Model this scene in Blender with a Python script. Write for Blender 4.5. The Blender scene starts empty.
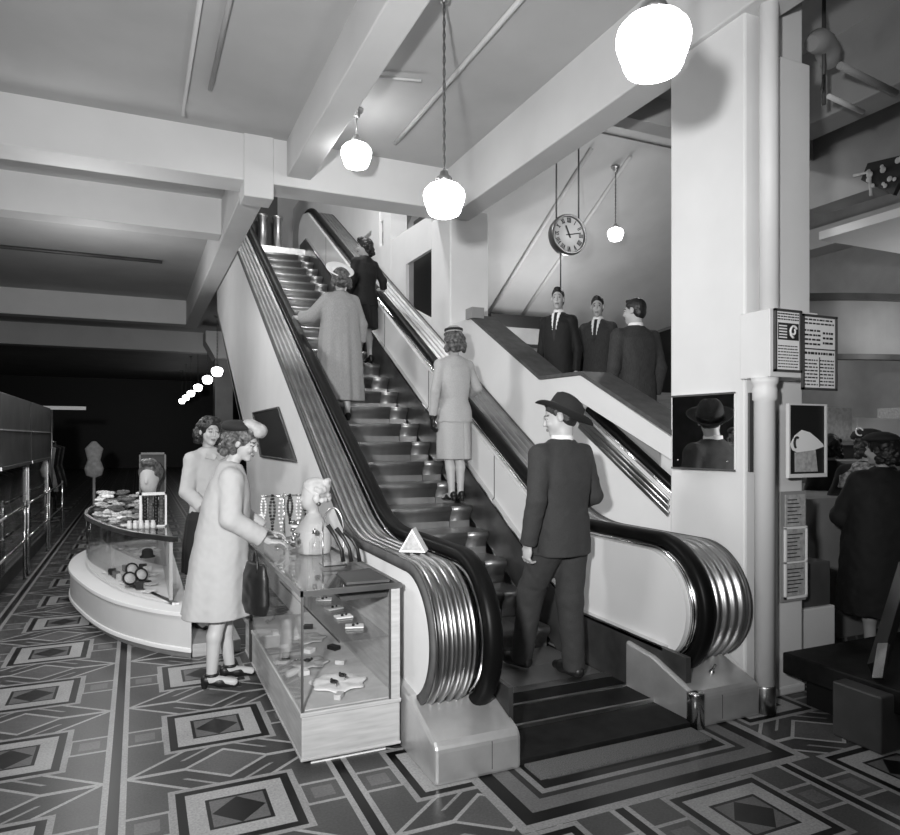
import bpy, bmesh, math, random
import numpy as np
from mathutils import Vector, Matrix
try:
    import openvdb as vdb
except Exception:
    import pyopenvdb as vdb
random.seed(7)
SC = bpy.context.scene
COL = SC.collection
PI = math.pi
def R(a): return math.radians(a)

# ------------------------------------------------------------------ materials
MATS = {}
def mat(name, g, rough=0.6, metal=0.0, spec=0.5, bump=0.0, bscale=40.0, var=0.0, vscale=6.0, emit=0.0, coat=0.0, stretch=None):
    """Grey-scale principled material with optional noise variation and bump."""
    m = bpy.data.materials.new(name); m.use_nodes = True
    nt = m.node_tree; b = nt.nodes['Principled BSDF']
    c = (g, g, g, 1) if not isinstance(g, tuple) else g
    b.inputs['Base Color'].default_value = c
    b.inputs['Roughness'].default_value = rough
    b.inputs['Metallic'].default_value = metal
    b.inputs['Specular IOR Level'].default_value = spec
    b.inputs['Coat Weight'].default_value = coat
    if emit:
        b.inputs['Emission Color'].default_value = (1, 1, 1, 1)
        b.inputs['Emission Strength'].default_value = emit
    if var or bump:
        tc = nt.nodes.new('ShaderNodeTexCoord'); mp = nt.nodes.new('ShaderNodeMapping')
        nt.links.new(tc.outputs['Object'], mp.inputs['Vector'])
        if stretch: mp.inputs['Scale'].default_value = stretch
    if var:
        n = nt.nodes.new('ShaderNodeTexNoise'); n.inputs['Scale'].default_value = vscale; n.inputs['Detail'].default_value = 5
        r = nt.nodes.new('ShaderNodeMapRange')
        r.inputs['To Min'].default_value = max(0, g - var); r.inputs['To Max'].default_value = g + var
        r.inputs['From Min'].default_value = 0.3; r.inputs['From Max'].default_value = 0.7
        nt.links.new(mp.outputs['Vector'], n.inputs['Vector']); nt.links.new(n.outputs['Fac'], r.inputs['Value'])
        nt.links.new(r.outputs['Result'], b.inputs['Base Color'])
    if bump:
        n2 = nt.nodes.new('ShaderNodeTexNoise'); n2.inputs['Scale'].default_value = bscale; n2.inputs['Detail'].default_value = 4
        bp = nt.nodes.new('ShaderNodeBump'); bp.inputs['Strength'].default_value = bump; bp.inputs['Distance'].default_value = 0.01
        nt.links.new(mp.outputs['Vector'], n2.inputs['Vector']); nt.links.new(n2.outputs['Fac'], bp.inputs['Height'])
        nt.links.new(bp.outputs['Normal'], b.inputs['Normal'])
    MATS[name] = m
    return m

def glass_mat(name, tint=0.95, mirror=0.08):
    m = bpy.data.materials.new(name); m.use_nodes = True
    nt = m.node_tree; nt.nodes.clear()
    o = nt.nodes.new('ShaderNodeOutputMaterial'); mx = nt.nodes.new('ShaderNodeMixShader')
    t = nt.nodes.new('ShaderNodeBsdfTransparent'); t.inputs['Color'].default_value = (tint, tint, tint, 1)
    g = nt.nodes.new('ShaderNodeBsdfGlossy'); g.inputs['Roughness'].default_value = 0.02
    g.inputs['Color'].default_value = (1, 1, 1, 1)
    lw = nt.nodes.new('ShaderNodeLayerWeight'); lw.inputs['Blend'].default_value = .5
    pw = nt.nodes.new('ShaderNodeMath'); pw.operation = 'POWER'; pw.inputs[1].default_value = 4.0
    ma = nt.nodes.new('ShaderNodeMath'); ma.operation = 'MULTIPLY_ADD'; ma.inputs[1].default_value = .6; ma.inputs[2].default_value = .035
    nt.links.new(lw.outputs['Facing'], pw.inputs[0]); nt.links.new(pw.outputs[0], ma.inputs[0])
    nt.links.new(ma.outputs[0], mx.inputs['Fac']); nt.links.new(t.outputs['BSDF'], mx.inputs[1])
    nt.links.new(g.outputs['BSDF'], mx.inputs[2]); nt.links.new(mx.outputs['Shader'], o.inputs['Surface'])
    MATS[name] = m
    return m

mat('white_paint', 0.70, 0.55, bump=0.05, bscale=25, var=0.03, vscale=2)
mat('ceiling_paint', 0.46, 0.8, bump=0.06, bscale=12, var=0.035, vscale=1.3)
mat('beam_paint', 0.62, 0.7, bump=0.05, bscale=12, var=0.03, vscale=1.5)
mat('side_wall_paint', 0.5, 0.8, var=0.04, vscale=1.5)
mat('grey_paint_and_shade', 0.28, 0.6, var=0.03, vscale=3)  # also serves as painted shade on the right-bay beams
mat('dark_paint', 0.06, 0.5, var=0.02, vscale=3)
mat('black_paint_and_shade', 0.012, 0.5)  # also stands in for unlit depths behind openings and far away
mat('dark_coping', 0.085, 0.6, spec=.2, var=0.02, vscale=10)
mat('cream_panel', 0.62, 0.35, var=0.02, vscale=2)
mat('chrome', 0.72, 0.18, metal=1.0)
mat('chrome_ribbed', 0.36, 0.33, metal=1.0, var=0.06, vscale=5)
mat('steel', 0.55, 0.33, metal=1.0, var=0.08, vscale=8)
mat('cast_base', 0.62, 0.38, metal=0.7, var=0.05, vscale=9)
mat('skirt_metal', 0.07, 0.42, metal=0.5, var=0.03, vscale=4)
mat('step_metal', 0.40, 0.36, metal=0.85, var=0.10, vscale=3, bump=0.15, bscale=160, stretch=(1, .05, .05))
mat('rubber', 0.004, 0.42, spec=0.12)
mat('plate_black', 0.010, 0.55, spec=.2, var=0.005, vscale=12)
mat('mat_weave', 0.13, 0.9, var=0.05, vscale=160)
mat('globe', 0.9, 0.3, emit=14.0)
mat('globe_far', 0.9, 0.3, emit=6.0)
mat('wood_pale', 0.40, 0.45, var=0.06, vscale=5, stretch=(1, 1, 9))
mat('wood_mid', 0.22, 0.4, var=0.05, vscale=5, stretch=(2, 2, 12))
mat('case_lining', 0.5, 0.8, var=0.05, vscale=10)
mat('plinth_paint', 0.60, 0.4, var=0.03, vscale=3)
glass_mat('glass'); 
mat('mirror', 0.85, 0.02, metal=1.0)
mat('dim_mirror', 0.06, 0.06, metal=0.0, spec=1.0)
mat('paper', 0.8, 0.8)
mat('ink', 0.015, 0.8)
mat('paper_grey', 0.38, 0.8, var=0.1, vscale=40)
mat('skin', 0.40, 0.5, spec=0.4)
mat('skin_dark', 0.06, 0.5)
mat('lips', 0.16, 0.4)
mat('stocking', 0.46, 0.45)
mat('suit_grey', 0.030, 0.85, bump=0.25, bscale=9, var=0.004, vscale=120)
mat('suit_mid', 0.03, 0.85, bump=0.25, bscale=9, var=0.012, vscale=80, stretch=(3, 3, .3))
mat('suit_black', 0.006, 0.8, bump=0.2, bscale=9)
mat('coat_light', 0.41, 0.9, bump=0.12, bscale=5, var=0.008, vscale=30)
mat('coat_tweed', 0.29, 0.9, bump=0.2, bscale=7, var=0.04, vscale=90, stretch=(2, 2, .5))
mat('suit_light', 0.38, 0.9, bump=0.2, bscale=8, var=0.025, vscale=90)
mat('blouse', 0.42, 0.8, bump=0.2, bscale=10)
mat('felt', 0.012, 0.85, bump=0.15, bscale=20)
mat('felt_band', 0.008, 0.4)
mat('hat_white', 0.8, 0.8, bump=0.2, bscale=80)
mat('hat_pale', 0.36, 0.9, bump=0.4, bscale=30, var=0.1, vscale=20)
mat('hair_dark', 0.012, 0.45, bump=0.6, bscale=70)
mat('hair_brown', 0.075, 0.4, bump=0.8, bscale=60, var=0.065, vscale=38)  # noise contrast paints highlights into the curls
mat('leather', 0.010, 0.45)
mat('shirt', 0.8, 0.8)
mat('tie', 0.01, 0.6)
mat('print_cloth', 0.2, 0.9, var=0.28, vscale=28)
mat('clock_face', 0.42, 0.5)
mat('brass_dark', 0.18, 0.35, metal=0.8)
mat('ceramic', 0.6, 0.3)
mat('plaster_flesh', 0.42, 0.6)
mat('beads_dark', 0.02, 0.2)
mat('beads_pale', 0.7, 0.2)
mat('satin', 0.55, 0.4, var=0.12, vscale=25)
mat('garment_grey', 0.10, 0.9, var=0.06, vscale=12)
mat('garment_pale', 0.48, 0.9, var=0.1, vscale=12)

# ------------------------------------------------------------------ mesh builder
class MB:
    def __init__(s): s.v = []; s.f = []; s.sm = []
    def add(s, vs, fs, smooth=False):
        b = len(s.v); s.v += [tuple(p) for p in vs]
        for f in fs: s.f.append(tuple(b + i for i in f)); s.sm.append(smooth)
        return s
    def box(s, x0, x1, y0, y1, z0, z1):
        v = [(x, y, z) for z in (z0, z1) for y in (y0, y1) for x in (x0, x1)]
        return s.add(v, [(0, 2, 3, 1), (4, 5, 7, 6), (0, 1, 5, 4), (2, 6, 7, 3), (0, 4, 6, 2), (1, 3, 7, 5)])
    def obox(s, c, ux, uy, uz, hx, hy, hz):
        c = Vector(c); ux = Vector(ux).normalized(); uy = Vector(uy).normalized(); uz = Vector(uz).normalized()
        v = [c + ux * hx * a + uy * hy * b + uz * hz * d for d in (-1, 1) for b in (-1, 1) for a in (-1, 1)]
        return s.add(v, [(0, 2, 3, 1), (4, 5, 7, 6), (0, 1, 5, 4), (2, 6, 7, 3), (0, 4, 6, 2), (1, 3, 7, 5)])
    def prism(s, pts, axis, a, b):
        """polygon extruded along an axis; pts are the two other coordinates in order."""
        n = len(pts)
        def mk(p, h):
            if axis == 'x': return (h, p[0], p[1])
            if axis == 'y': return (p[0], h, p[1])
            return (p[0], p[1], h)
        v = [mk(p, a) for p in pts] + [mk(p, b) for p in pts]
        f = [tuple(range(n)), tuple(range(2 * n - 1, n - 1, -1))] + [(i, i + n, (i + 1) % n + n, (i + 1) % n) for i in range(n)]
        return s.add(v, f)
    def tube(s, pts, r, n=10, closed=False, caps=True):
        pts = [Vector(p) for p in pts]; m = len(pts)
        rr = r if isinstance(r, (list, tuple)) else [r] * m
        vs = []; prev = None
        for i, p in enumerate(pts):
            if closed: t = pts[(i + 1) % m] - pts[i - 1]
            else: t = pts[min(i + 1, m - 1)] - pts[max(i - 1, 0)]
            t.normalize()
            if prev is None:
                u = t.orthogonal().normalized()
            else:
                u = (prev - t * prev.dot(t))
                u = u.normalized() if u.length > 1e-6 else t.orthogonal().normalized()
            prev = u; w = t.cross(u)
            for k in range(n):
                a = 2 * PI * k / n
                vs.append(p + (u * math.cos(a) + w * math.sin(a)) * rr[i])
        fs = []
        for i in range(m if closed else m - 1):
            j = (i + 1) % m
            for k in range(n):
                k2 = (k + 1) % n
                fs.append((i * n + k, i * n + k2, j * n + k2, j * n + k))
        s.add(vs, fs, True)
        if caps and not closed:
            b = len(s.v) - m * n
            s.f.append(tuple(b + k for k in reversed(range(n)))); s.sm.append(False)
            s.f.append(tuple(b + (m - 1) * n + k for k in range(n))); s.sm.append(False)
        return s
    def lathe(s, prof, c=(0, 0, 0), n=32, sx=1, sy=1, warp=None, closed=False):
        vs = []; c = Vector(c)
        for (r, z) in prof:
            for k in range(n):
                a = 2 * PI * k / n
                p = Vector((r * math.cos(a) * sx, r * math.sin(a) * sy, z))
                if warp: p = warp(p, a)
                vs.append(c + p)
        m = len(prof); fs = []
        for i in range(m if closed else m - 1):
            j = (i + 1) % m
            for k in range(n):
                k2 = (k + 1) % n
                fs.append((i * n + k, i * n + k2, j * n + k2, j * n + k))
        s.add(vs, fs, True)
        if not closed:
            b = len(s.v) - m * n
            if prof[0][0] > 1e-4: s.f.append(tuple(b + k for k in reversed(range(n)))); s.sm.append(True)
            if prof[-1][0] > 1e-4: s.f.append(tuple(b + (m - 1) * n + k for k in range(n))); s.sm.append(True)
        return s
    def ball(s, c, r, n=12, m=8, sc=(1, 1, 1)):
        prof = [(r * math.sin(PI * i / m) + (1e-5 if i in (0, m) else 0), -r * math.cos(PI * i / m)) for i in range(m + 1)]
        vs = []
        for (q, z) in prof:
            for k in range(n):
                a = 2 * PI * k / n
                vs.append((c[0] + q * math.cos(a) * sc[0], c[1] + q * math.sin(a) * sc[1], c[2] + z * sc[2]))
        fs = [(i * n + k, i * n + (k + 1) % n, (i + 1) * n + (k + 1) % n, (i + 1) * n + k) for i in range(m) for k in range(n)]
        return s.add(vs, fs, True)
    def sweep(s, path, cross, closed_cross=False, smooth=True, cap=True):
        """path: (y, z, ny, nz) with the outward normal; cross: (x, h) offsets; swept in the y-z plane."""
        n = len(cross); vs = []
        for (y, z, ny, nz) in path:
            for (x, h) in cross: vs.append((x, y + ny * h, z + nz * h))
        fs = []
        for i in range(len(path) - 1):
            for k in range(n if closed_cross else n - 1):
                k2 = (k + 1) % n
                fs.append((i * n + k, i * n + k2, (i + 1) * n + k2, (i + 1) * n + k))
        s.add(vs, fs, smooth)
        if closed_cross and cap:
            b = len(s.v) - len(path) * n
            s.f.append(tuple(b + k for k in reversed(range(n)))); s.sm.append(False)
            e = b + (len(path) - 1) * n
            s.f.append(tuple(e + k for k in range(n))); s.sm.append(False)
        return s
    def mesh(s, name):
        me = bpy.data.meshes.new(name)
        me.from_pydata(s.v, [], s.f); me.update()
        me.polygons.foreach_set('use_smooth', s.sm)
        bm = bmesh.new(); bm.from_mesh(me); bmesh.ops.recalc_face_normals(bm, faces=bm.faces); bm.to_mesh(me); bm.free()
        return me

def link_mesh(name, me, m, parent=None, off=None):
    o = bpy.data.objects.new(name, me); COL.objects.link(o)
    if m is not None:
        for x in (m if isinstance(m, (list, tuple)) else [m]): me.materials.append(MATS[x] if isinstance(x, str) else x)
    if parent is not None:
        o.parent = parent
        if off is not None: o.location = off
    return o
def bevel(o, w, seg=2, ang=40):
    b = o.modifiers.new('edge', 'BEVEL'); b.width = w; b.segments = seg; b.limit_method = 'ANGLE'; b.angle_limit = R(ang)
    b.harden_normals = False
    return o
def ob(name, mb, m, parent=None, bev=0.0, world=True):
    """link mb as one mesh; with a parent, mb is in world space unless world=False."""
    off = None
    if parent is not None and world:
        off = -wloc(parent)
    o = link_mesh(name, mb.mesh(name), m, parent, off)
    if bev: bevel(o, bev)
    return o
def wloc(o):
    p = Vector(o.location)
    while o.parent is not None:
        o = o.parent; p = p + Vector(o.location)
    return p
def tag(o, label=None, cat=None, group=None, kind=None):
    if label: o['label'] = label
    if cat: o['category'] = cat
    if group: o['group'] = group
    if kind: o['kind'] = kind
    return o
def thing(name, label, cat, loc=(0, 0, 0), rz=0.0, group=None):
    o = bpy.data.objects.new(name, None); COL.objects.link(o); o.location = loc; o.rotation_euler = (0, 0, rz)
    o.empty_display_size = 0.1
    return tag(o, label, cat, group)
def struct(name, mb, m, label, cat, bev=0.0):
    o = ob(name, mb, m, None, bev); return tag(o, label, cat, None, 'structure')
def dup(root, loc, rz=None, label=None, group=None):
    r = root.copy(); COL.objects.link(r); r.location = loc
    if rz is not None: r.rotation_euler = (0, 0, rz)
    if label: r['label'] = label
    if group: r['group'] = group
    for ch in list(root.children):
        c = ch.copy(); COL.objects.link(c); c.parent = r
        for g in list(ch.children):
            d = g.copy(); COL.objects.link(d); d.parent = c
    return r
# ------------------------------------------------------------------ patterned floor
class X_:
    """tiny expression wrapper for math nodes"""
    nt = None
    def __init__(s, sock): s.k = sock
    @classmethod
    def op(c, o, *a):
        n = c.nt.nodes.new('ShaderNodeMath'); n.operation = o
        for i, q in enumerate(a):
            if isinstance(q, X_): c.nt.links.new(q.k, n.inputs[i])
            else: n.inputs[i].default_value = q
        return X_(n.outputs[0])
    def __add__(s, o): return X_.op('ADD', s, o)
    def __sub__(s, o): return X_.op('SUBTRACT', s, o)
    def __mul__(s, o): return X_.op('MULTIPLY', s, o)
    def abs(s): return X_.op('ABSOLUTE', s)
    def max(s, o): return X_.op('MAXIMUM', s, o)
    def min(s, o): return X_.op('MINIMUM', s, o)
    def lt(s, v): return X_.op('LESS_THAN', s, v)
    def gt(s, v): return X_.op('GREATER_THAN', s, v)
def lay(base, mask, val):
    """val where mask is 1, base elsewhere"""
    return base + mask * (X_.op('SUBTRACT', val, base))
def band(x, a, b): return x.gt(a) * x.lt(b)

def floor_material():
    m = bpy.data.materials.new('inlaid_linoleum'); m.use_nodes = True
    nt = m.node_tree; X_.nt = nt; b = nt.nodes['Principled BSDF']
    tc = nt.nodes.new('ShaderNodeTexCoord'); sp = nt.nodes.new('ShaderNodeSeparateXYZ')
    nt.links.new(tc.outputs['Object'], sp.inputs[0])
    x = X_(sp.outputs[0]); y = X_(sp.outputs[1])
    PX, PY = 1.02, 0.97
    a = (X_.op('WRAP', x - 0.41, PX / 2, -PX / 2)).abs()
    c = (X_.op('WRAP', y - 3.19, PY / 2, -PY / 2)).abs()
    m_ = a.max(c * 1.03)                     # square rings about the cell centre
    cr = c * -1.0 + PY / 2                   # distance from the cell's far edge
    dia = a * 0.75 + cr                      # lozenge centred between two cells
    col = X_.op('ADD', 0.085, 0.0)
    # chevron bands between cells, pale outlines, with a lozenge at the middle
    ss = a + cr * 1.25
    col = lay(col, ss.lt(0.475), 0.42)
    col = lay(col, ss.lt(0.445), 0.06)
    col = lay(col, ss.lt(0.475) * cr.lt(0.014), 0.42)
    col = lay(col, ss.lt(0.215), 0.42)
    col = lay(col, ss.lt(0.185), 0.12)
    inner = (ss - 0.33).abs()
    col = lay(col, inner.lt(0.012) * cr.gt(0.10), 0.32)
    # small squares beside the stripe
    sq = (a - 0.375).abs().max(c)
    col = lay(col, sq.lt(0.105), 0.38); col = lay(col, sq.lt(0.085), 0.10)
    col = lay(col, sq.lt(0.05), 0.17)
    # concentric square
    col = lay(col, m_.lt(0.285), 0.34)
    col = lay(col, m_.lt(0.255), 0.006)
    col = lay(col, m_.lt(0.215), 0.42)
    col = lay(col, m_.lt(0.135), 0.012)
    col = lay(col, m_.lt(0.118), 0.15)
    col = lay(col, (a + c).lt(0.115), 0.008)
    # long stripes
    st = a * -1.0 + PX / 2
    col = lay(col, st.lt(0.052), 0.40); col = lay(col, st.lt(0.024), 0.008)
    # bordered panel in front of the comb plate
    u = (x - 2.30).abs() - 0.80; v = y * -1.0 + 2.55
    d = u.max(v)                             # <0 inside the panel
    ins = d.lt(0.0) * y.lt(3.75)
    col = lay(col, ins, 0.15)
    col = lay(col, ins * band(d, -0.075, -0.0), 0.010)
    col = lay(col, ins * band(d, -0.20, -0.165), 0.04)
    col = lay(col, ins * band(d, -0.165, -0.075), 0.18)
    col = lay(col, ins * band(d, -0.235, -0.20), 0.28)
    col = lay(col, ins * band(d, -0.30, -0.235), 0.012)
    col = lay(col, ins * d.lt(-0.30), 0.115)
    col = lay(col, d.gt(0.0) * d.lt(0.05) * y.lt(3.2), 0.34)
    # wear
    n = nt.nodes.new('ShaderNodeTexNoise'); n.inputs['Scale'].default_value = 3.0; n.inputs['Detail'].default_value = 6
    n3 = nt.nodes.new('ShaderNodeTexNoise'); n3.inputs['Scale'].default_value = 90.0; n3.inputs['Detail'].default_value = 2
    nt.links.new(tc.outputs['Object'], n.inputs['Vector']); nt.links.new(tc.outputs['Object'], n3.inputs['Vector'])
    w = X_(n.outputs['Fac']) * 0.6 + X_(n3.outputs['Fac']) * 0.8 + 0.12
    col = col * w
    nt.links.new(col.k, b.inputs['Base Color'])
    b.inputs['Roughness'].default_value = 0.33; b.inputs['Specular IOR Level'].default_value = 0.3
    MATS['floor'] = m
floor_material()

# ------------------------------------------------------------------ the setting
CEIL, BOT, FL2 = 4.86, 4.37, 5.2
WX = 3.42                                    # plane of the white wall right of the escalator
f = MB(); f.box(-9, 14, -4, 42, -0.2, 0.0)
struct('floor', f, 'floor', 'patterned linoleum shop floor with squares, lozenges and stripes', 'floor')

c = MB()
c.box(-9, WX + .22, -4, 7.7, CEIL, FL2)          # bays before the cross beam
c.box(-9, 1.2, 7.7, 42, CEIL, FL2)               # left of the well
c.box(WX + .22, 14, -4, 5.35, CEIL, FL2)         # right of the well
c.box(10.5, 14, 5.35, 42, CEIL, FL2)
c.box(1.2, 10.5, 14.52, 42, CEIL, FL2); c.box(3.5, 10.5, 13.1, 14.52, CEIL, FL2)
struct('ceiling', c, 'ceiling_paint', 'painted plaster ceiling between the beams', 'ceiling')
c = MB(); c.box(-9, 14, 3, 42, 10.0, 10.2)
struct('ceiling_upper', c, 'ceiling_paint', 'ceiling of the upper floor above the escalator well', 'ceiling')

def beam(x0, x1, y0, y1, z0, label, z1=CEIL + .02, m='beam_paint'):
    b = MB(); b.box(x0, x1, y0, y1, z0, z1)
    return struct('beam', b, m, label, 'beam', 0.012)
beam(-9, WX + .2, 7.6, 8.0, BOT, 'white cross beam spanning the front edge of the escalator well')
beam(-9, 1.03, 9.8, 10.15, BOT + .01, 'second cross beam in the left bay')
beam(-9, 1.03, 17.4, 17.8, 4.3, 'far cross beam in the left bay above the dark aisle')
beam(-9, 3.4, 22.5, 23.0, 4.25, 'farthest cross beam of the dark aisle')
beam(1.03, 1.303, 8.0, 18, 4.31, 'long beam along the left edge of the escalator well')
beam(1.47, 1.73, -4, 7.6, 4.47, 'long beam running toward the camera left of the hanging lamps')
beam(3.38, 3.66, -4, 7.6, 4.27, 'long beam above the tall white column')
beam(5.1, 5.4, -4, 5.3, 4.25, 'long beam in the right bay with its shade painted in', m='grey_paint_and_shade')  # grey colour carries the shade of the bay
b = MB(); b.box(1.02, 1.33, 7.58, 7.9, 4.2, 4.9)
struct('column_stub', b, 'beam_paint', 'short square post hanging below the beam crossing at the well corner', 'post', 0.01)

# far and side walls
w = MB(); w.box(-9, 14, 41.8, 42, 0, CEIL)  # black colour stands in for the unlit depth of the store
struct('wall_back', w, 'black_paint_and_shade', 'back wall of the store, painted black as unlit depth', 'wall')
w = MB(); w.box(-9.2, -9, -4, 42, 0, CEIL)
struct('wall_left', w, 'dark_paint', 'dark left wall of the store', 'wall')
w = MB(); w.box(11.0, 11.2, -4, 42, 0, 10)
struct('wall_right', w, 'grey_paint_and_shade', 'grey right wall beyond the column', 'wall')
w = MB(); w.box(-2, 14, 18.0, 18.2, FL2, 10)
struct('wall_upper', w, 'side_wall_paint', 'wall of the upper floor behind the escalator head', 'wall')
w = MB(); w.box(3.9, 11, 13.0, 13.2, 0, CEIL)
struct('wall_rear', w, 'side_wall_paint', 'grey wall behind the three men', 'wall')

# columns
b = MB(); b.box(WX, 3.93, 3.17, 3.83, 0, 4.86); b.box(WX - .012, 3.942, 3.158, 3.842, 0, .06)
struct('column_front', b, 'white_paint', 'tall white square column right of the escalator', 'column', 0.015)
b = MB(); b.box(3.416, 3.93, 7.6, 8.2, 0, 4.4)
struct('column_rear', b, 'white_paint', 'white column rising beside the middle of the escalator', 'column', 0.015)
b = MB(); b.box(1.96, 2.44, 20.4, 20.9, 0, 3.9)
struct('column_aisle', b, 'grey_paint_and_shade', 'grey column far down the dark aisle', 'column')
b = MB(); b.prism([(-.25, 3.85), (-.3, 3.95), (-.5, 4.3), (-.5, 4.6), (.5, 4.6), (.5, 4.3), (.3, 3.95), (.25, 3.85)], 'y', 20.2, 21.1); b.v = [(x + 2.2, y, z) for x, y, z in b.v]
struct('column_capital', b, 'white_paint', 'pale flared capital on the far grey column', 'capital')

# parapet wall right of the escalator: slope, level, slope
def N(y): return max(0.0, .585 * (y - 4.22))
prof = [(3.83, 0.0), (3.83, 1.22), (4.95, 1.86), (5.05, 2.0), (3.83, 1.49), (3.83, 1.65), (4.92, 2.17), (5.57, 2.18), (7.06, 2.99), (7.6, 3.0), (7.6, 0.0)]
w = MB(); w.prism(prof, 'x', WX, WX + .28)
w.box(WX + .2, WX + .28, 3.83, 5.3, 0, 1.6)
wl = struct('wall_parapet', w, 'white_paint', 'white sloping parapet wall between the escalator and the raised landing', 'wall')
w = MB(); w.prism([(3.80, 1.655), (4.92, 2.175), (5.57, 2.185), (7.06, 2.995), (7.06, 3.03), (5.56, 2.215), (4.91, 2.205), (3.80, 1.69)], 'x', WX - .012, WX + .30)
struct('trim_coping', w, 'dark_coping', 'dark coping on the sloping parapet', 'coping')
b = MB(); b.box(WX - .03, WX + .12, 6.95, 7.12, 2.98, 3.1)
struct('trim_post_cap', b, 'grey_paint_and_shade', 'grey block at the head of the parapet', 'cap')
# wall along the upper flight, with a dark opening
w = MB()
w.prism([(8.2, 0), (8.2, 3.16), (9.13, 3.5), (9.13, 4.07), (8.2, 4.06), (8.2, 4.5), (10.3, 4.6), (10.3, 7.0), (10.7, 7.0), (10.7, 4.9), (12.9, 4.9), (12.9, 0)], 'x', WX, WX + .05)
struct('wall_flight', w, 'white_paint', 'white wall beside the upper part of the escalator with a dark opening', 'wall')
w = MB(); w.box(WX - .003, WX + .25, 9.75, 10.1, 3.5, 7.5)
struct('column_pilaster', w, 'white_paint', 'white pilaster beside the escalator head', 'pilaster')
w = MB(); w.box(WX + .3, WX + .35, 7.9, 9.6, 2.2, 4.84)  # black sheet behind the opening takes the place of its shade
struct('wall_opening_shade', w, 'black_paint_and_shade', 'black sheet standing for the shade inside the wall opening', 'wall')
w = MB(); w.box(WX + .02, WX + .22, 10.1, 17, 5.0, 7.2)
struct('wall_well', w, 'white_paint', 'white wall of the upper floor beside the well', 'wall')
w = MB(); w.box(-2, 2.62, 14.5, 14.7, FL2, 8.0)  # flat slab, the shade of a recess is put into its black colour
struct('wall_recess_shade', w, 'black_paint_and_shade', 'flat black wall standing for a shaded recess on the upper floor at the escalator head', 'wall')

# raised landing for the men
b = MB(); b.box(WX + .28, 9, 3.9, 5.35, 0, 1.15); b.box(WX + .28, 9, 5.35, 12.9, 0, 1.38)
struct('floor_landing', b, 'grey_paint_and_shade', 'raised landing behind the parapet', 'landing')

# soffit of the flight that rises toward the camera
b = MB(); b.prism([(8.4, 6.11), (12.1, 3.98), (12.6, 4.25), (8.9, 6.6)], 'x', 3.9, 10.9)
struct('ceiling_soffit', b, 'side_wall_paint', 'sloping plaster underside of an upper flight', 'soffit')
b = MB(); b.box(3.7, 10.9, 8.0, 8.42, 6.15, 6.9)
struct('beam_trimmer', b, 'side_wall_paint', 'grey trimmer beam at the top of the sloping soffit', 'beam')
b = MB(); b.box(3.66, 10.5, 5.2, 5.4, CEIL - .25, CEIL + .1)
struct('beam_edge', b, 'side_wall_paint', 'beam along the near edge of the right well', 'beam')
# right bay canopy and bulkhead
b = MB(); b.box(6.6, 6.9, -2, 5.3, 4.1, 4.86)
struct('beam_right', b, 'grey_paint_and_shade', 'far long beam in the right bay', 'beam')  # darker grey gives this beam painted shade too
b = MB(); b.box(6.15, 9, 3.0, 4.78, 3.6, 3.68)
struct('ceiling_canopy', b, 'white_paint', 'pale underside of a dropped canopy in the right bay', 'canopy')
b = MB()
pts = []
for i in range(17):
    t = i / 16.0; a = R(200 + 60 * t)
    pts.append((8.6 + 2.9 * math.cos(a) * 1.0, 6.9 + 2.0 * math.sin(a)))
inner = [(8.6 + 2.86 * math.cos(R(200 + 60 * i / 16)), 6.9 + 1.96 * math.sin(R(200 + 60 * i / 16))) for i in range(17)]
b.prism(pts + inner[::-1], 'z', 2.55, 3.15)
struct('trim_valance', b, 'grey_paint_and_shade', 'curved grey valance over the display in the right bay', 'valance')
b = MB()
b.prism([(8.6 + 2.98 * math.cos(R(200 + 60 * i / 16)), 6.9 + 2.08 * math.sin(R(200 + 60 * i / 16))) for i in range(17)] + inner[::-1], 'z', 3.15, 3.22)
b.prism([(8.6 + 2.96 * math.cos(R(200 + 60 * i / 16)), 6.9 + 2.06 * math.sin(R(200 + 60 * i / 16))) for i in range(17)] + inner[::-1], 'z', 2.50, 2.56)
struct('trim_valance_moulding', b, 'dark_paint', 'dark mouldings along the curved valance', 'moulding')
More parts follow.
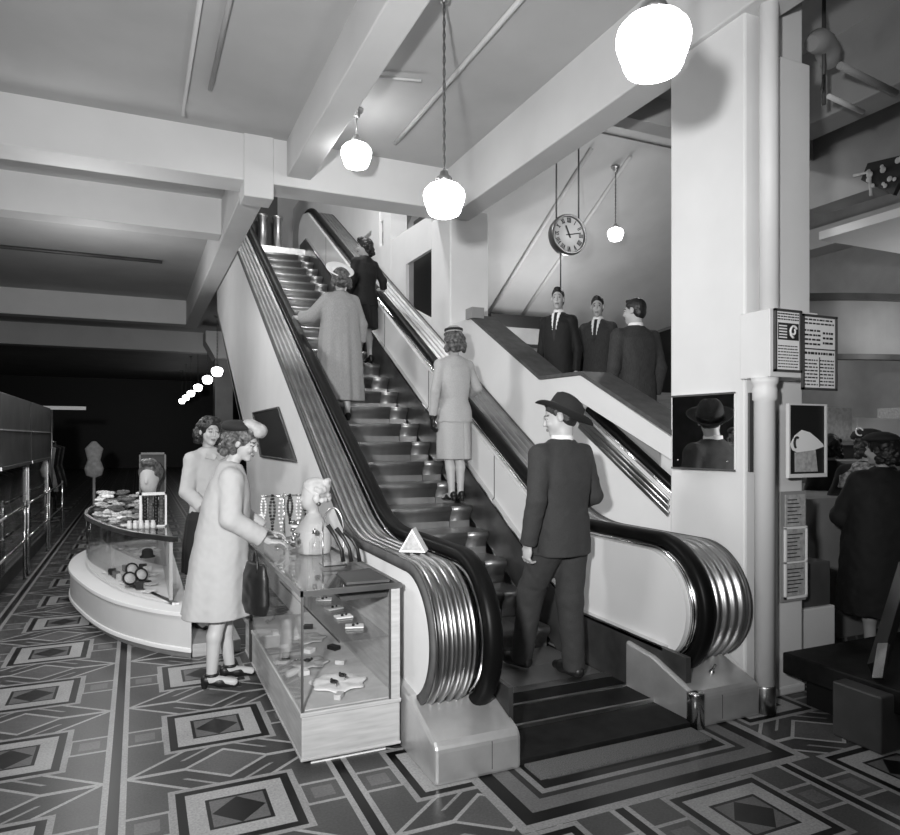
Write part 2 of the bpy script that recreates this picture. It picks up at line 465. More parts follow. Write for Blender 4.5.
# ------------------------------------------------------------------ escalator
SL = .585; Y0 = 4.22; RUN = .342; RISE = .2
esc = thing('escalator', 'chrome and cream escalator rising from the shop floor to the upper storey', 'escalator', (2.31, 3.6, 0))
HY, HZ, HR = 3.49, .60, .36                  # newel circle for the deck line
TOPY = 4.22 + .342 * 26
def deck_path(dh=0.0, top=True):
    """(y,z,ny,nz) along the deck line, from the foot of the lower newel to the upper newel."""
    P = []
    for i in range(23):
        a = R(-62 - i * (208.0 - 0) / 22 * 1.0)   # from lower back, forward and over to the top
        a = R(242 - 152.0 * i / 22)
        P.append((HY + HR * math.cos(a), HZ + HR * math.sin(a)))
    # a runs 242deg (below, front) -> 90deg (top); front is -y
    fl = HZ + HR                              # flat height
    yk = Y0 + (fl - .72) / SL                 # knee where the flat meets the slope
    th = math.atan(SL); Rb = 1.15; t = Rb * math.tan(th / 2)
    P.append((HY + .12, fl))
    for i in range(13):
        q = th * i / 12
        P.append((yk - t + Rb * math.sin(q), fl + Rb * (1 - math.cos(q))))
    y1, z1 = P[-1]
    flt = FL2 + .80
    yk2 = y1 + (flt - z1) / SL
    for i in range(1, 12): 
        P.append((y1 + (yk2 - t - y1) * i / 12, z1 + (yk2 - t - y1) * i / 12 * SL))
    for i in range(13):
        q = th * (1 - i / 12)
        P.append((yk2 + t * 1.0 - Rb * math.sin(q), flt - Rb * (1 - math.cos(q))))
    yt = max(P[-1][0] + .05, TOPY + .5)
    for i in range(19):
        a = R(90 - 150.0 * i / 18)
        P.append((yt + HR * math.cos(a), flt - HR + HR * math.sin(a)))
    out = []
    for i in range(len(P)):
        a = P[max(i - 1, 0)]; b = P[min(i + 1, len(P) - 1)]
        ty, tz = b[0] - a[0], b[1] - a[1]; l = math.hypot(ty, tz) or 1
        ny, nz = -tz / l, ty / l
        out.append((P[i][0], P[i][1], ny, nz))
    return out
DP = deck_path()

def flutes(x0, x1, n, h, side=1):
    """cross-section of a deck of n convex flutes between x0 and x1"""
    c = [(x0, -.03), (x0, .012), (x0 + .02, .018)]
    w = (x1 - x0 - .04) / n
    for k in range(n):
        for i in range(9):
            t = i / 8.0
            c.append((x0 + .02 + w * (k + .06 + .88 * t), h * math.sin(PI * t) ** .8))
    c += [(x1 - .02, .018), (x1, .012), (x1, -.03)]
    return c
def hand_cross(xc, w=.10, h=.085, lift=.042):
    c = []
    for i in range(14):
        a = 2 * PI * i / 14
        ca, sa = math.cos(a), math.sin(a)
        c.append((xc + w / 2 * math.copysign(abs(ca) ** .7, ca), lift + h / 2 * math.copysign(abs(sa) ** .8, sa)))
    return c
def band_cross(x0, x1, h0, h1): return [(x0, h0), (x1, h0), (x1, h1), (x0, h1)]
def panel_poly(off, base):
    """outline of a balustrade side: the deck line pulled in by off, closed by base points"""
    return [(p[0] - p[2] * off, p[1] - p[3] * off) for p in DP] + base

def balustrade(side):
    L = side < 0
    bal = thing('balustrade', None, None, (0, 0, 0)); bal.parent = esc; bal.location = -Vector(esc.location)
    if L: dx0, dx1, hx, px0, px1, sk0, sk1 = 1.32, 1.555, 1.625, 1.67, 1.70, 1.72, 1.745
    else: dx0, dx1, hx, px0, px1, sk0, sk1 = 3.10, 3.40, 3.03, 2.93, 2.965, 2.885, 2.92
    m = MB(); m.sweep(DP, flutes(dx0, dx1, 4, .028)); o = ob('ribbed_deck', m, 'chrome_ribbed', bal)
    m = MB(); m.sweep(DP, hand_cross(hx), True); h = ob('handrail', m, 'rubber', bal)
    m = MB()
    s = 1 if L else -1
    m.sweep(DP, band_cross(hx + s * .058 - .006, hx + s * .058 + .006, -.03, .004), True)
    m.sweep(DP, band_cross(hx - .04, hx + .04, -.03, -.004), True)
    ob('handrail_track', m, 'chrome', bal)
    m = MB(); e0, e1 = (dx0 - .012, dx0 + .004) if L else (dx1 - .004, dx1 + .012)
    m.sweep(DP, band_cross(e0, e1, -.035, .022), True); ob('edge_trim', m, 'dark_coping', bal)
    # inner cream panel with a level then sloping lower edge
    bot = [(TOPY + .8, FL2 + .05), (TOPY, FL2 + .2), (4.75, .62), (4.2, .38), (3.42, .36)]
    m = MB(); m.prism(panel_poly(.02, bot), 'x', px0, px1); ob('inner_panel', m, 'cream_panel', bal)
    xi = px1 + .0015 if L else px0 - .0015
    for y in (5.55, 7.1, 8.6, 10.2, 11.7):
        zt = .70 + SL * (y - Y0); zb = .63 + (y - 4.75) * (FL2 + .2 - .62) / (TOPY - 4.75)
        m = MB(); m.box(xi - .002, xi + .002, y - .005, y + .005, zb, zt); ob('panel_joint', m, 'dark_paint', bal)
    # skirt beside the steps
    m = MB(); m.prism([(3.1, .03), (3.1, .37), (4.2, .39), (4.75, .63), (TOPY, FL2 + .21), (TOPY + .5, FL2 + .21), (TOPY + .5, FL2 - .2), (TOPY, FL2 - .25), (4.4, .01), (4.2, .03)], 'x', sk0, sk1)
    ob('skirt_panel', m, 'skirt_metal', bal)
    m = MB(); m.prism([(3.3, .355), (4.2, .375), (4.75, .615), (TOPY, FL2 + .195), (TOPY, FL2 + .225), (4.75, .645), (4.2, .405), (3.3, .385)], 'x', min(px0, sk0), max(px1, sk1))
    ob('skirt_ledge', m, 'chrome', bal)
    # outer side
    if L:
        base = [(13.5, FL2), (13.3, 3.93), (9.6, 1.52), (9.4, 0.0), (3.12, 0.0), (3.14, .2)]
        m = MB(); m.prism(panel_poly(.03, base), 'x', dx0, dx0 + .03); ob('outer_panel', m, 'white_paint', bal)
        m = MB(); m.prism([(9.4, 1.5), (9.6, 1.50), (13.3, 3.91), (13.3, 3.97), (9.4, 1.56)], 'x', dx0, 3.4); ob('underside', m, 'beam_paint', bal)
    else:
        m = MB(); m.prism(panel_poly(.03, [(7.6, 0), (3.12, 0), (3.14, .2)] if False else [(13.5, FL2), (13.3, 3.9), (7.6, .6), (3.14, 0.05), (3.14, .2)]), 'x', dx1 - .03, dx1); ob('outer_panel', m, 'white_paint', bal)
    # cast foot
    bx0, bx1 = (1.27, 1.735) if L else (2.86, 3.36)
    m = MB(); m.prism([(3.0, 0), (3.0, .17), (3.03, .20), (3.36, .31), (3.62, .34), (3.62, 0)], 'x', bx0, bx1)
    fo = ob('newel_foot', m, 'cast_base', bal, 0.018)
    xj = bx0 + .30 if L else bx0 + .2
    m = MB(); m.box(xj, xj + .003, 2.9985, 3.01, .03, .165); ob('foot_joint', m, 'dark_paint', bal)
    if not L:
        m = MB(); m.ball((3.12, 3.14, .245), .018, 10, 6); m.tube([(3.12, 3.14, .25), (3.17, 3.16, .275)], .008); ob('key_switch', m, 'chrome', bal)
    if not L:
        m = MB(); m.lathe([(.05, .0), (.05, .19), (.045, .2), (.001, .205)], (bx0 + .03, 3.03, 0), 20); ob('foot_cheek', m, 'chrome', bal)
    return bal
balustrade(-1); balustrade(1)

# steps: a flat run-in, then the rising flight; every step a part of its own
def step_mesh(w0, w1, seam):
    m = MB()
    pr = [(0.0, 0.0), (-.012, -.004), (-.022, -.016), (-.024, -.034), (-.016, -.052), (.004, -.07), (.022, -.10), (.03, -.14), (.03, -.22), (.36, -.05), (.36, 0.0)]
    for a, b in ((w0, seam - .003), (seam + .003, w1)):
        n = len(pr)
        v = [(a, p[0], p[1]) for p in pr] + [(b, p[0], p[1]) for p in pr]
        fs = [(i, i + n, (i + 1) % n + n, (i + 1) % n) for i in range(n)]
        m.add(v, fs, False); k = len(m.f)
        for i in range(7): m.sm[k - n + i] = True
        m.f += [tuple(len(m.v) - 2 * n + i for i in range(n)), tuple(len(m.v) - n + i for i in reversed(range(n)))]; m.sm += [False, False]
    return m
sm = step_mesh(1.752, 2.878, 2.67).mesh('step'); sm.materials.append(MATS['step_metal'])
for k in range(1, 26):
    o = bpy.data.objects.new('step', sm); COL.objects.link(o); o.parent = esc
    o.location = Vector((0, Y0 + RUN * k, RISE * k + .0)) - Vector(esc.location)
for k in range(2):
    m = MB(); y = 3.87 + .345 * k
    m.box(1.752, 2.878, y, y + .34, -.0, .045); ob('step', m, 'step_metal', esc)
# landing plate with comb
m = MB(); m.box(1.73, 2.89, 3.36, 3.86, 0, .05); ob('comb_plate', m, 'plate_black', esc, .004)
m = MB(); m.box(1.73, 2.89, 3.79, 3.865, .045, .0515)
for i in range(56):
    x = 1.75 + 1.12 * i / 55; m.box(x - .005, x + .005, 3.80, 3.88, .045, .0518)
ob('comb', m, 'steel', esc)
m = MB(); m.box(1.73, 2.89, 3.60, 3.625, .05, .056); ob('plate_joint', m, 'steel', esc)
m = MB(); m.box(1.73, 2.89, 3.02, 3.36, 0, .035); ob('entry_plate', m, 'plate_black', esc, .004)
m = MB(); m.box(1.73, 2.89, 3.345, 3.365, .03, .054); ob('entry_plate_edge', m, 'steel', esc)
m = MB(); m.box(1.72, 2.90, TOPY, 14.5, FL2 - .12, FL2); ob('upper_landing', m, 'steel', esc)
m = MB(); m.box(1.70, 2.92, 4.3, 12.7, -.3, -.28); ob('truss', m, 'black_paint_and_shade', esc) if False else None
# black door mat set in the floor before the plates
m = MB(); m.box(1.76, 2.84, 2.86, 3.015, 0, .012); tag(ob('floor_mat', m, 'mat_weave'), 'grey woven mat lying on the floor at the foot of the escalator', 'mat')

# the second handrail inside the parapet opening
t = thing('stair_handrail', 'black sloping handrail on a ribbed metal ledge in the parapet opening', 'handrail', (3.5, 4.3, 0))
def sl_path(y0, z0, y1, z1):
    l = math.hypot(y1 - y0, z1 - z0); ny, nz = -(z1 - z0) / l, (y1 - y0) / l
    return [(y0, z0, ny, nz), (y1, z1, ny, nz)]
m = MB(); m.sweep(sl_path(3.84, 1.22, 4.93, 1.86), hand_cross(WX + .10, .10, .06, .03), True); ob('rail', m, 'rubber', t)
m = MB(); m.sweep(sl_path(3.84, 1.215, 4.93, 1.855), band_cross(WX + .03, WX + .05, -.01, .03), True); m.sweep(sl_path(3.84, 1.215, 4.93, 1.855), band_cross(WX + .15, WX + .17, -.01, .03), True); ob('rail_track', m, 'chrome', t)
m = MB()
for i in range(3):
    m.sweep(sl_path(3.84, 1.19 - .045 * i, 4.93, 1.83 - .045 * i), hand_cross(WX - .004, .022, .042, 0), True)
ob('ribbed_ledge', m, 'chrome_ribbed', t)
m = MB(); m.prism([(4.15, 1.3), (5.2, 1.75), (5.2, 2.1), (4.15, 1.62)], 'x', WX + .175, WX + .195); ob('backing_panel', m, 'grey_paint_and_shade', t)
# ------------------------------------------------------------------ figures: signed-distance sculpting
class Vol:
    def __init__(s, lo, hi, h):
        s.lo = np.array(lo, float); s.h = h
        n = np.ceil((np.array(hi, float) - s.lo) / h).astype(int) + 1
        s.ax = [(s.lo[i] + h * np.arange(n[i])).astype(np.float32) for i in range(3)]
        s.d = np.full(tuple(n), 0.2, np.float32)
    def win(s, lo, hi, mg=0.05):
        sl = []
        for i in range(3):
            a = int(np.clip(math.floor((lo[i] - mg - s.lo[i]) / s.h), 0, len(s.ax[i]) - 1))
            b = int(np.clip(math.ceil((hi[i] + mg - s.lo[i]) / s.h) + 1, a + 1, len(s.ax[i])))
            sl.append(slice(a, b))
        X = s.ax[0][sl[0]][:, None, None]; Y = s.ax[1][sl[1]][None, :, None]; Z = s.ax[2][sl[2]][None, None, :]
        return tuple(sl), X, Y, Z
    def un(s, sl, e, k):
        d = s.d[sl]
        if k <= 0: s.d[sl] = np.minimum(d, e); return
        hh = np.clip(0.5 + 0.5 * (e - d) / k, 0, 1)
        s.d[sl] = e * (1 - hh) + d * hh - k * hh * (1 - hh)
    def rc(s, p, q, r1, r2=None, k=0.02):
        r2 = r1 if r2 is None else r2
        p = np.array(p, float); q = np.array(q, float); rm = max(r1, r2)
        sl, X, Y, Z = s.win(np.minimum(p, q) - rm, np.maximum(p, q) + rm)
        v = q - p; L = max(float(v @ v), 1e-9)
        t = np.clip(((X - p[0]) * v[0] + (Y - p[1]) * v[1] + (Z - p[2]) * v[2]) / L, 0, 1)
        e = np.sqrt((X - p[0] - t * v[0]) ** 2 + (Y - p[1] - t * v[1]) ** 2 + (Z - p[2] - t * v[2]) ** 2) - (r1 + (r2 - r1) * t)
        s.un(sl, e.astype(np.float32), k); return s
    def chain(s, pts, rs, k=0.02):
        for i in range(len(pts) - 1): s.rc(pts[i], pts[i + 1], rs[i], rs[i + 1], k)
    def _ell(s, c, r, M):
        c = np.array(c, float); r = np.array(r, float); rm = r.max()
        sl, X, Y, Z = s.win(c - rm, c + rm)
        x, y, z = X - c[0], Y - c[1], Z - c[2]
        if M is not None:
            M = np.array(M)
            x, y, z = (M[0, i] * x + M[1, i] * y + M[2, i] * z for i in range(3))
        k0 = np.sqrt((x / r[0]) ** 2 + (y / r[1]) ** 2 + (z / r[2]) ** 2)
        k1 = np.sqrt((x / r[0] ** 2) ** 2 + (y / r[1] ** 2) ** 2 + (z / r[2] ** 2) ** 2) + 1e-6
        return sl, (k0 * (k0 - 1) / k1).astype(np.float32)
    def ell(s, c, r, k=0.02, M=None):
        sl, e = s._ell(c, r, M); s.un(sl, e, k); return s
    def cut_ell(s, c, r, k=0.01, M=None):
        sl, e = s._ell(c, r, M); d = s.d[sl]; e = -e
        hh = np.clip(0.5 - 0.5 * (e - d) / k, 0, 1) if k > 0 else None
        s.d[sl] = np.maximum(d, e) if k <= 0 else e * (1 - hh) + d * hh + k * hh * (1 - hh)
    def loft(s, secs, k=0.02, pert=None, pw=2.3):
        """stack of ellipses (z, cx, cy, rx, ry)"""
        a = np.array(sorted(secs), float)
        lo = [(a[:, 1] - a[:, 3]).min(), (a[:, 2] - a[:, 4]).min(), a[0, 0]]; hi = [(a[:, 1] + a[:, 3]).max(), (a[:, 2] + a[:, 4]).max(), a[-1, 0]]
        sl, X, Y, Z = s.win(lo, hi, .06)
        z1 = Z.ravel(); f = lambda i: np.interp(z1, a[:, 0], a[:, i])[None, None, :].astype(np.float32)
        cx, cy, rx, ry = f(1), f(2), f(3), f(4)
        x, y = X - cx, Y - cy
        q = ((np.abs(x) / rx) ** pw + (np.abs(y) / ry) ** pw) ** (1 / pw)
        rad = np.sqrt(x * x + y * y) + 1e-5
        e = rad * (1 - 1 / np.maximum(q, 1e-3))
        e = np.where(q < .25, -np.minimum(rx, ry) * .75, e)
        if pert is not None: e = e - pert(np.arctan2(y, x), Z) * np.clip((q - .3) * 3, 0, 1)
        e = np.maximum(e, np.maximum(Z - a[-1, 0], a[0, 0] - Z))
        s.un(sl, e.astype(np.float32), k); return s
    def clip(s, p, n):
        """remove the half space on the n side of p"""
        n = np.array(n, float); n /= np.linalg.norm(n)
        X = s.ax[0][:, None, None]; Y = s.ax[1][None, :, None]; Z = s.ax[2][None, None, :]
        s.d = np.maximum(s.d, ((X - p[0]) * n[0] + (Y - p[1]) * n[1] + (Z - p[2]) * n[2]).astype(np.float32))
    def noise(s, amp, f, seed=0):
        X = s.ax[0][:, None, None]; Y = s.ax[1][None, :, None]; Z = s.ax[2][None, None, :]
        e = np.sin(f * X + 1.3 * seed + 1.7 * np.sin(f * .6 * Z)) * np.sin(f * 1.13 * Y + seed + np.sin(f * .7 * X)) * np.sin(f * .93 * Z + 2.1 * seed + 1.3 * np.sin(f * .8 * Y))
        s.d = s.d + (amp * e).astype(np.float32)
    def mesh(s, name):
        d = s.d.copy()
        for i in range(3):
            ix = [slice(None)] * 3
            for e in (0, -1): ix[i] = e; d[tuple(ix)] = np.maximum(d[tuple(ix)], s.h)
        g = vdb.FloatGrid(0.2); g.copyFromArray(np.ascontiguousarray(d))
        pts, quads = g.convertToQuads(0.0)
        pts = pts * s.h + s.lo
        me = bpy.data.meshes.new(name)
        nv, nq = len(pts), len(quads)
        me.vertices.add(nv); me.vertices.foreach_set('co', pts.astype(np.float32).ravel())
        me.loops.add(nq * 4); me.loops.foreach_set('vertex_index', quads[:, ::-1].astype(np.int32).ravel())
        me.polygons.add(nq); me.polygons.foreach_set('loop_start', np.arange(nq, dtype=np.int32) * 4)
        me.polygons.foreach_set('use_smooth', np.ones(nq, bool))
        me.update(calc_edges=True); me.validate()
        return me

def rotm(yaw=0, pitch=0, roll=0):
    """yaw>0 turns to the figure's left, pitch>0 looks down, roll>0 leans to its right"""
    return np.array((Matrix.Rotation(R(yaw), 3, 'Z') @ Matrix.Rotation(R(-pitch), 3, 'X') @ Matrix.Rotation(R(roll), 3, 'Y')))

class Figure:
    def __init__(s, label, loc, rz, H=1.72, male=True, h=.008, cat='person', head=(0, 0, 0), lean=0.0, arms=None, legs=None, group=None, head_dy=0.0, name='person', wide=1.0):
        s.root = thing(name, label, cat, loc, R(rz), group)
        s.root.scale = (wide, 1, 1)
        s.s = H / 1.75; s.male = male; s.h = h; s.lean = lean
        s.hr = rotm(*head)
        sw = .185 if male else .155
        s.sw = sw
        L = lambda z: lean * max(0, z - .9)      # forward lean
        s.L = L
        s.sh = {k: np.array((sg * sw, L(1.42), 1.408)) for k, sg in (('L', -1), ('R', 1))}
        dflt = {'L': ((-.25, -.03, 1.13), (-.255, .05, .88), (0, .15, -1)), 'R': ((.25, -.03, 1.13), (.255, .05, .88), (0, .15, -1))}
        s.arms = {k: tuple(np.array(v, float) for v in (arms or {}).get(k, dflt[k])) for k in 'LR'}
        dl = {'L': ((-.095, .01, .49), (-.095, -.03, .09), (-.12, 1, 0)), 'R': ((.095, .01, .49), (.095, -.03, .09), (.12, 1, 0))}
        s.legs = {k: tuple(np.array(v, float) for v in (legs or {}).get(k, dl[k])) for k in 'LR'}
        s.hip = {'L': np.array((-.09, 0, .9)), 'R': np.array((.09, 0, .9))}
        s.hc = np.array((0, .02 + L(1.63) + head_dy, 1.635))
    def vol(s, lo, hi, h=None):
        return Vol(lo, hi, (h or s.h) / s.s)
    def put(s, v, name, mats, label=None, fn=None, parent=None, smooth=0):
        me = v.mesh(name)
        o = link_mesh(name, me, mats, parent or s.root)
        if parent is None: o.scale = (s.s,) * 3
        if fn is not None:
            n = len(me.polygons); c = np.empty(n * 3, np.float32); me.polygons.foreach_get('center', c)
            me.polygons.foreach_set('material_index', fn(c.reshape(-1, 3)).astype(np.int32))
        if label: o['label'] = label
        if smooth:
            m = o.modifiers.new('relax', 'SMOOTH'); m.factor = .5; m.iterations = smooth
        return o
    def put_mb(s, mb, name, m, label=None, head=True, bev=0):
        if head:
            A = s.hr
            mb.v = [tuple(A @ np.array(p) + s.hc) for p in mb.v]
        o = link_mesh(name, mb.mesh(name), m, s.root); o.scale = (s.s,) * 3
        if label: o['label'] = label
        if bev: bevel(o, bev)
        return o
    def bbox(s, lo_z=-.03, hi_z=1.80, pad=.14):
        P = [s.sh['L'], s.sh['R'], np.array((-.3, -.25, 0)), np.array((.3, .25, 0))]
        for k in 'LR': P += list(s.arms[k][:2]) + [s.arms[k][1] + .2 * s.arms[k][2] / np.linalg.norm(s.arms[k][2])] + list(s.legs[k][:2])
        P = np.array(P); a = P.min(0) - pad; b = P.max(0) + pad
        return (a[0], a[1], lo_z), (b[0], b[1], hi_z)
    def hl(s, p): return s.hr @ np.array(p) + s.hc
    # --- the body: one continuous surface
    def body(s, tone='skin', legmat='stocking', curl=(.5, .5), h=None, palms=None):
        lo, hi = s.bbox(); v = s.vol(lo, hi, h); L = s.L
        S = [(.84, .15, .1), (.95, .16, .11), (1.07, .13, .095), (1.25, .15, .11), (1.38, .155, .095), (1.44, .11, .075)] if s.male else \
            [(.84, .15, .1), (.95, .16, .11), (1.08, .11, .085), (1.25, .13, .105), (1.38, .135, .085), (1.44, .09, .065)]
        v.loft([(z, 0, L(z), a, b) for z, a, b in S], .03)
        f = 1.0 if s.male else .86
        for k, sg in (('L', -1), ('R', 1)):
            el, wr, hd = s.arms[k]
            v.rc((0, L(1.41), 1.41), s.sh[k], .055 * f, .05 * f, .03)
            v.chain([s.sh[k], el, wr], [.048 * f, .038 * f, .027 * f], .02)
            s.hand(v, wr, hd, sg, curl[0 if k == 'L' else 1], f, (palms or {}).get(k))
            kn, an, fd = s.legs[k]
            v.rc(s.hip[k], kn, .082, .052, .03)
            mid = kn * .66 + an * .34 + np.array((0, -.018, 0))
            v.chain([kn, mid, an], [.050, .048, .033], .02)
            fdn = fd / np.linalg.norm(fd)
            toe = an + fdn * .14; toe[2] = max(.03, an[2] - .06) if len(fd) < 4 else toe[2]
            v.rc(an + np.array((0, -.01, -.03)), toe, .034, .026, .02)
        # neck and head
        nr = .058 if s.male else .046
        v.rc((0, L(1.45) - .012, 1.45), s.hl((0, -.022, -.06)), nr, nr * .95, .025)
        H = lambda p, r, k=.015: v.ell(s.hl(p), r, k, s.hr)
        H((0, -.016, .032), (.077, .094, .083), .02)
        H((0, .022, -.03), (.065, .066, .080) if s.male else (.060, .062, .076), .02)
        H((0, .058, -.092), (.026, .024, .02), .02)
        H((0, .083, .022), (.046, .012, .011), .012)                       # brow
        v.rc(s.hl((0, .086, .012)), s.hl((0, .101, -.026)), .007, .0105, .010)  # nose
        for sg in (-1, 1):
            H((sg * .034, .070, -.028), (.022, .018, .02), .015)           # cheek
            v.cut_ell(s.hl((sg * .031, .096, .004)), (.015, .012, .008), .008, s.hr)
            H((sg * .031, .080, .003), (.0125, .010, .0085), .003)         # eyeball
            H((sg * .079, -.004, -.004), (.010, .020, .031), .006)         # ear
        H((0, .087, -.056), (.023, .010, .005), .004); H((0, .086, -.066), (.019, .010, .006), .004)
        hr, hc = s.hr, s.hc
        def fn(c):
            p = (c - hc) @ hr
            x, y, z = np.abs(p[:, 0]), p[:, 1], p[:, 2]
            m = np.zeros(len(c), int)
            hd = (c[:, 2] > 1.4) & (y > .05)
            m[hd & (np.abs(x - .031) < .010) & (np.abs(z - .003) < .0045) & (y > .066)] = 1
            m[hd & (np.abs(x - .034) < .018) & (np.abs(z - .026 + (x - .034) * .15) < .0035) & (y > .06)] = 1
            m[hd & (x < .021) & (np.abs(z + .061) < .0075) & (y > .078)] = 2
            m[c[:, 2] < .86] = 3 if legmat else 0
            # hands stay skin
            for k in 'LR':
                w = s.arms[k][1]
                m[(np.linalg.norm(c - w, axis=1) < .24) & (c[:, 2] > .55) & (np.abs(c[:, 0]) > .14)] = 0
            return m
        o = s.put(v, 'body', [tone, 'skin_dark', 'lips', legmat or tone], fn=fn)
        s.bodyo = o
        return o
    def hand(s, v, wr, hd, sg, curl, f=1.0, palm=None):
        d = hd / np.linalg.norm(hd)
        pn = np.array(palm, float) if palm is not None else np.array((-sg, 0, 0), float)   # palm side
        pn = pn - d * (pn @ d); pn /= np.linalg.norm(pn)
        ac = np.cross(d, pn) * sg                                                          # toward the thumb
        M = np.stack([d, ac, pn], 1); g = f * .96
        v.ell(wr + d * .052 * g, (.054 * g, .040 * g, .017 * g), .012, M)
        v.ell(wr + d * .03 * g + ac * .022 * g + pn * .008, (.034 * g, .017 * g, .016 * g), .012, M)
        for i, (o, l) in enumerate(((.031, .072), (.0105, .082), (-.0105, .076), (-.031, .060))):
            b = wr + d * .095 * g + ac * o * g
            a1 = curl * .9 + .06 * i; a2 = curl * 1.9 + .08 * i
            sp = ac * (o * 1.6)
            d1 = d * math.cos(a1) + pn * math.sin(a1) + sp; d2 = d * math.cos(a2) + pn * math.sin(a2) + sp * .3
            m1 = b + d1 * l * .5 * g; m2 = m1 + d2 * l * .5 * g
            v.chain([b, m1, m2], [.0098 * g, .0086 * g, .0072 * g], .004)
        b = wr + d * .028 * g + ac * .034 * g + pn * .006
        m1 = b + (d * .65 + ac * .6 + pn * .35) * .042 * g; m2 = m1 + (d * .85 + ac * .12 + pn * .5) * .034 * g
        v.chain([b, m1, m2], [.0125 * g, .0105 * g, .0088 * g], .006)
    # --- clothes
    def top(s, name, m, secs, slr=(.066, .056, .046), cuff=.02, pert=None, shoulder=.062, label=None, h=None, neck=.075, folds=.0, vee=None):
        """jacket / coat: body loft plus sleeves down to just above the wrist"""
        lo, hi = s.bbox(secs[0][0] - .04, 1.6, .16); v = s.vol(lo, hi, h); L = s.L
        f = 1 if s.male else .88
        v.loft([(q[0], q[3] if len(q) > 3 else 0, L(q[0]) + (q[4] if len(q) > 4 else 0), q[1], q[2]) for q in secs], .03, pert)
        for k, sg in (('L', -1), ('R', 1)):
            el, wr, hd = s.arms[k]
            v.rc((0, L(1.43) - .005, 1.435), s.sh[k] + np.array((0, 0, -.004)), neck, shoulder, .035)
            a = v.d
            v.chain([s.sh[k] + np.array((sg * .0, 0, -.01)), el], [slr[0], slr[1]], .028)
            ww = wr + (el - wr) / np.linalg.norm(el - wr) * cuff
            v.chain([el, ww], [slr[1], slr[2]], .014)
        if folds: v.noise(folds, 26, 1); v.noise(folds * .6, 55, 3)
        v.clip((0, 0, secs[0][0]), (0, 0, -1))
        # open the cuffs and the neck so they end in clean edges
        for k in 'LR':
            el, wr, hd = s.arms[k]; dd = (wr - el) / np.linalg.norm(wr - el)
            ww = wr - dd * cuff
            sl, X, Y, Z = v.win(ww - .1, ww + .1, 0)
            far = (np.sqrt((X - ww[0]) ** 2 + (Y - ww[1]) ** 2 + (Z - ww[2]) ** 2) < .085)
            e = ((X - ww[0]) * dd[0] + (Y - ww[1]) * dd[1] + (Z - ww[2]) * dd[2])
            r2 = np.sqrt(np.maximum((X - ww[0]) ** 2 + (Y - ww[1]) ** 2 + (Z - ww[2]) ** 2 - e * e, 0))
            v.d[sl] = np.where(far & (r2 < slr[2] * 1.3), np.maximum(v.d[sl], e.astype(np.float32)), v.d[sl])
        fn = None
        if vee:
            m = [m, 'shirt', 'tie']
            def fn(c):
                q = np.zeros(len(c), int); x = np.abs(c[:, 0]); z = c[:, 2]; f = c[:, 1] > s.L(1.3) + .03
                q[f & (z > vee) & (x < (z - vee) * .21)] = 1
                q[f & (z > vee) & (x < .024) & (x < (z - vee) * .21 + .004)] = 2
                return q
        return s.put(v, name, m, label, fn=fn)
    def skirt(s, name, m, secs, pert=None, label=None):
        v = s.vol((-.42, -.42, secs[0][0] - .03), (.42, .42, secs[-1][0] + .03))
        v.loft([(q[0], q[3] if len(q) > 3 else 0, q[4] if len(q) > 4 else 0, q[1], q[2]) for q in secs], .01, pert)
        return s.put(v, name, m, label)
    def trousers(s, m, waist=1.02, r=(.105, .078, .064), pert=True):
        lo, hi = s.bbox(-.02, 1.1); v = s.vol(lo, hi)
        v.loft([(.84, 0, 0, .165, .115), (.95, 0, 0, .172, .122), (waist, 0, 0, .155, .112)], .03)
        for k in 'LR':
            kn, an, fd = s.legs[k]
            v.chain([s.hip[k] + np.array((0, 0, -.03)), kn, an + np.array((0, .005, -.03))], list(r), .03)
        v.noise(.004, 24, 2); v.noise(.003, 48, 5)
        v.clip((0, 0, min(s.legs['L'][1][2], s.legs['R'][1][2]) - .05), (0, 0, -1))
        return s.put(v, 'trousers', m)
    def shoes(s, m, heel=0.0, male=True, label=None):
        for k in 'LR':
            kn, an, fd = s.legs[k]; d = np.array((fd[0], fd[1], 0.0)); d /= np.linalg.norm(d)
            g = an[2] - .09 + 0.0
            up = np.array((0, 0, 1.0))
            lo = an + np.array((-.25, -.25, -.14)); hi = an + np.array((.25, .25, .10))
            v = s.vol(lo, hi, .006)
            base = an - up * (.09 - .0)            # sole level under the ankle
            z0 = base[2]
            if male:
                v.rc(base + d * -.035 + up * .042, base + d * .12 + up * .036, .040, .040, .02); v.rc(base + d * .12 + up * .034, base + d * .185 + up * .028, .038, .028, .02)
                v.rc(base + up * .06, base + d * .06 + up * .055, .042, .036, .02)
                v.clip((0, 0, z0), (0, 0, -1))
            else:
                v.rc(base + d * -.035 + up * (.035 + heel * .6), base + d * .05 + up * (.028 + heel * .35), .034, .032, .015)
                v.rc(base + d * .05 + up * (.026 + heel * .3), base + d * .15 + up * .02, .032, .022, .02)
                v.cut_ell(base + d * .05 + up * (.075 + heel * .4), (.055, .055, .035), .01)
                v.rc(base + d * -.045 + up * .03, base + d * -.045 + up * .001, .022, .016, .01)
                v.clip((0, 0, z0), (0, 0, -1))
            s.put(v, 'shoe', m, label)
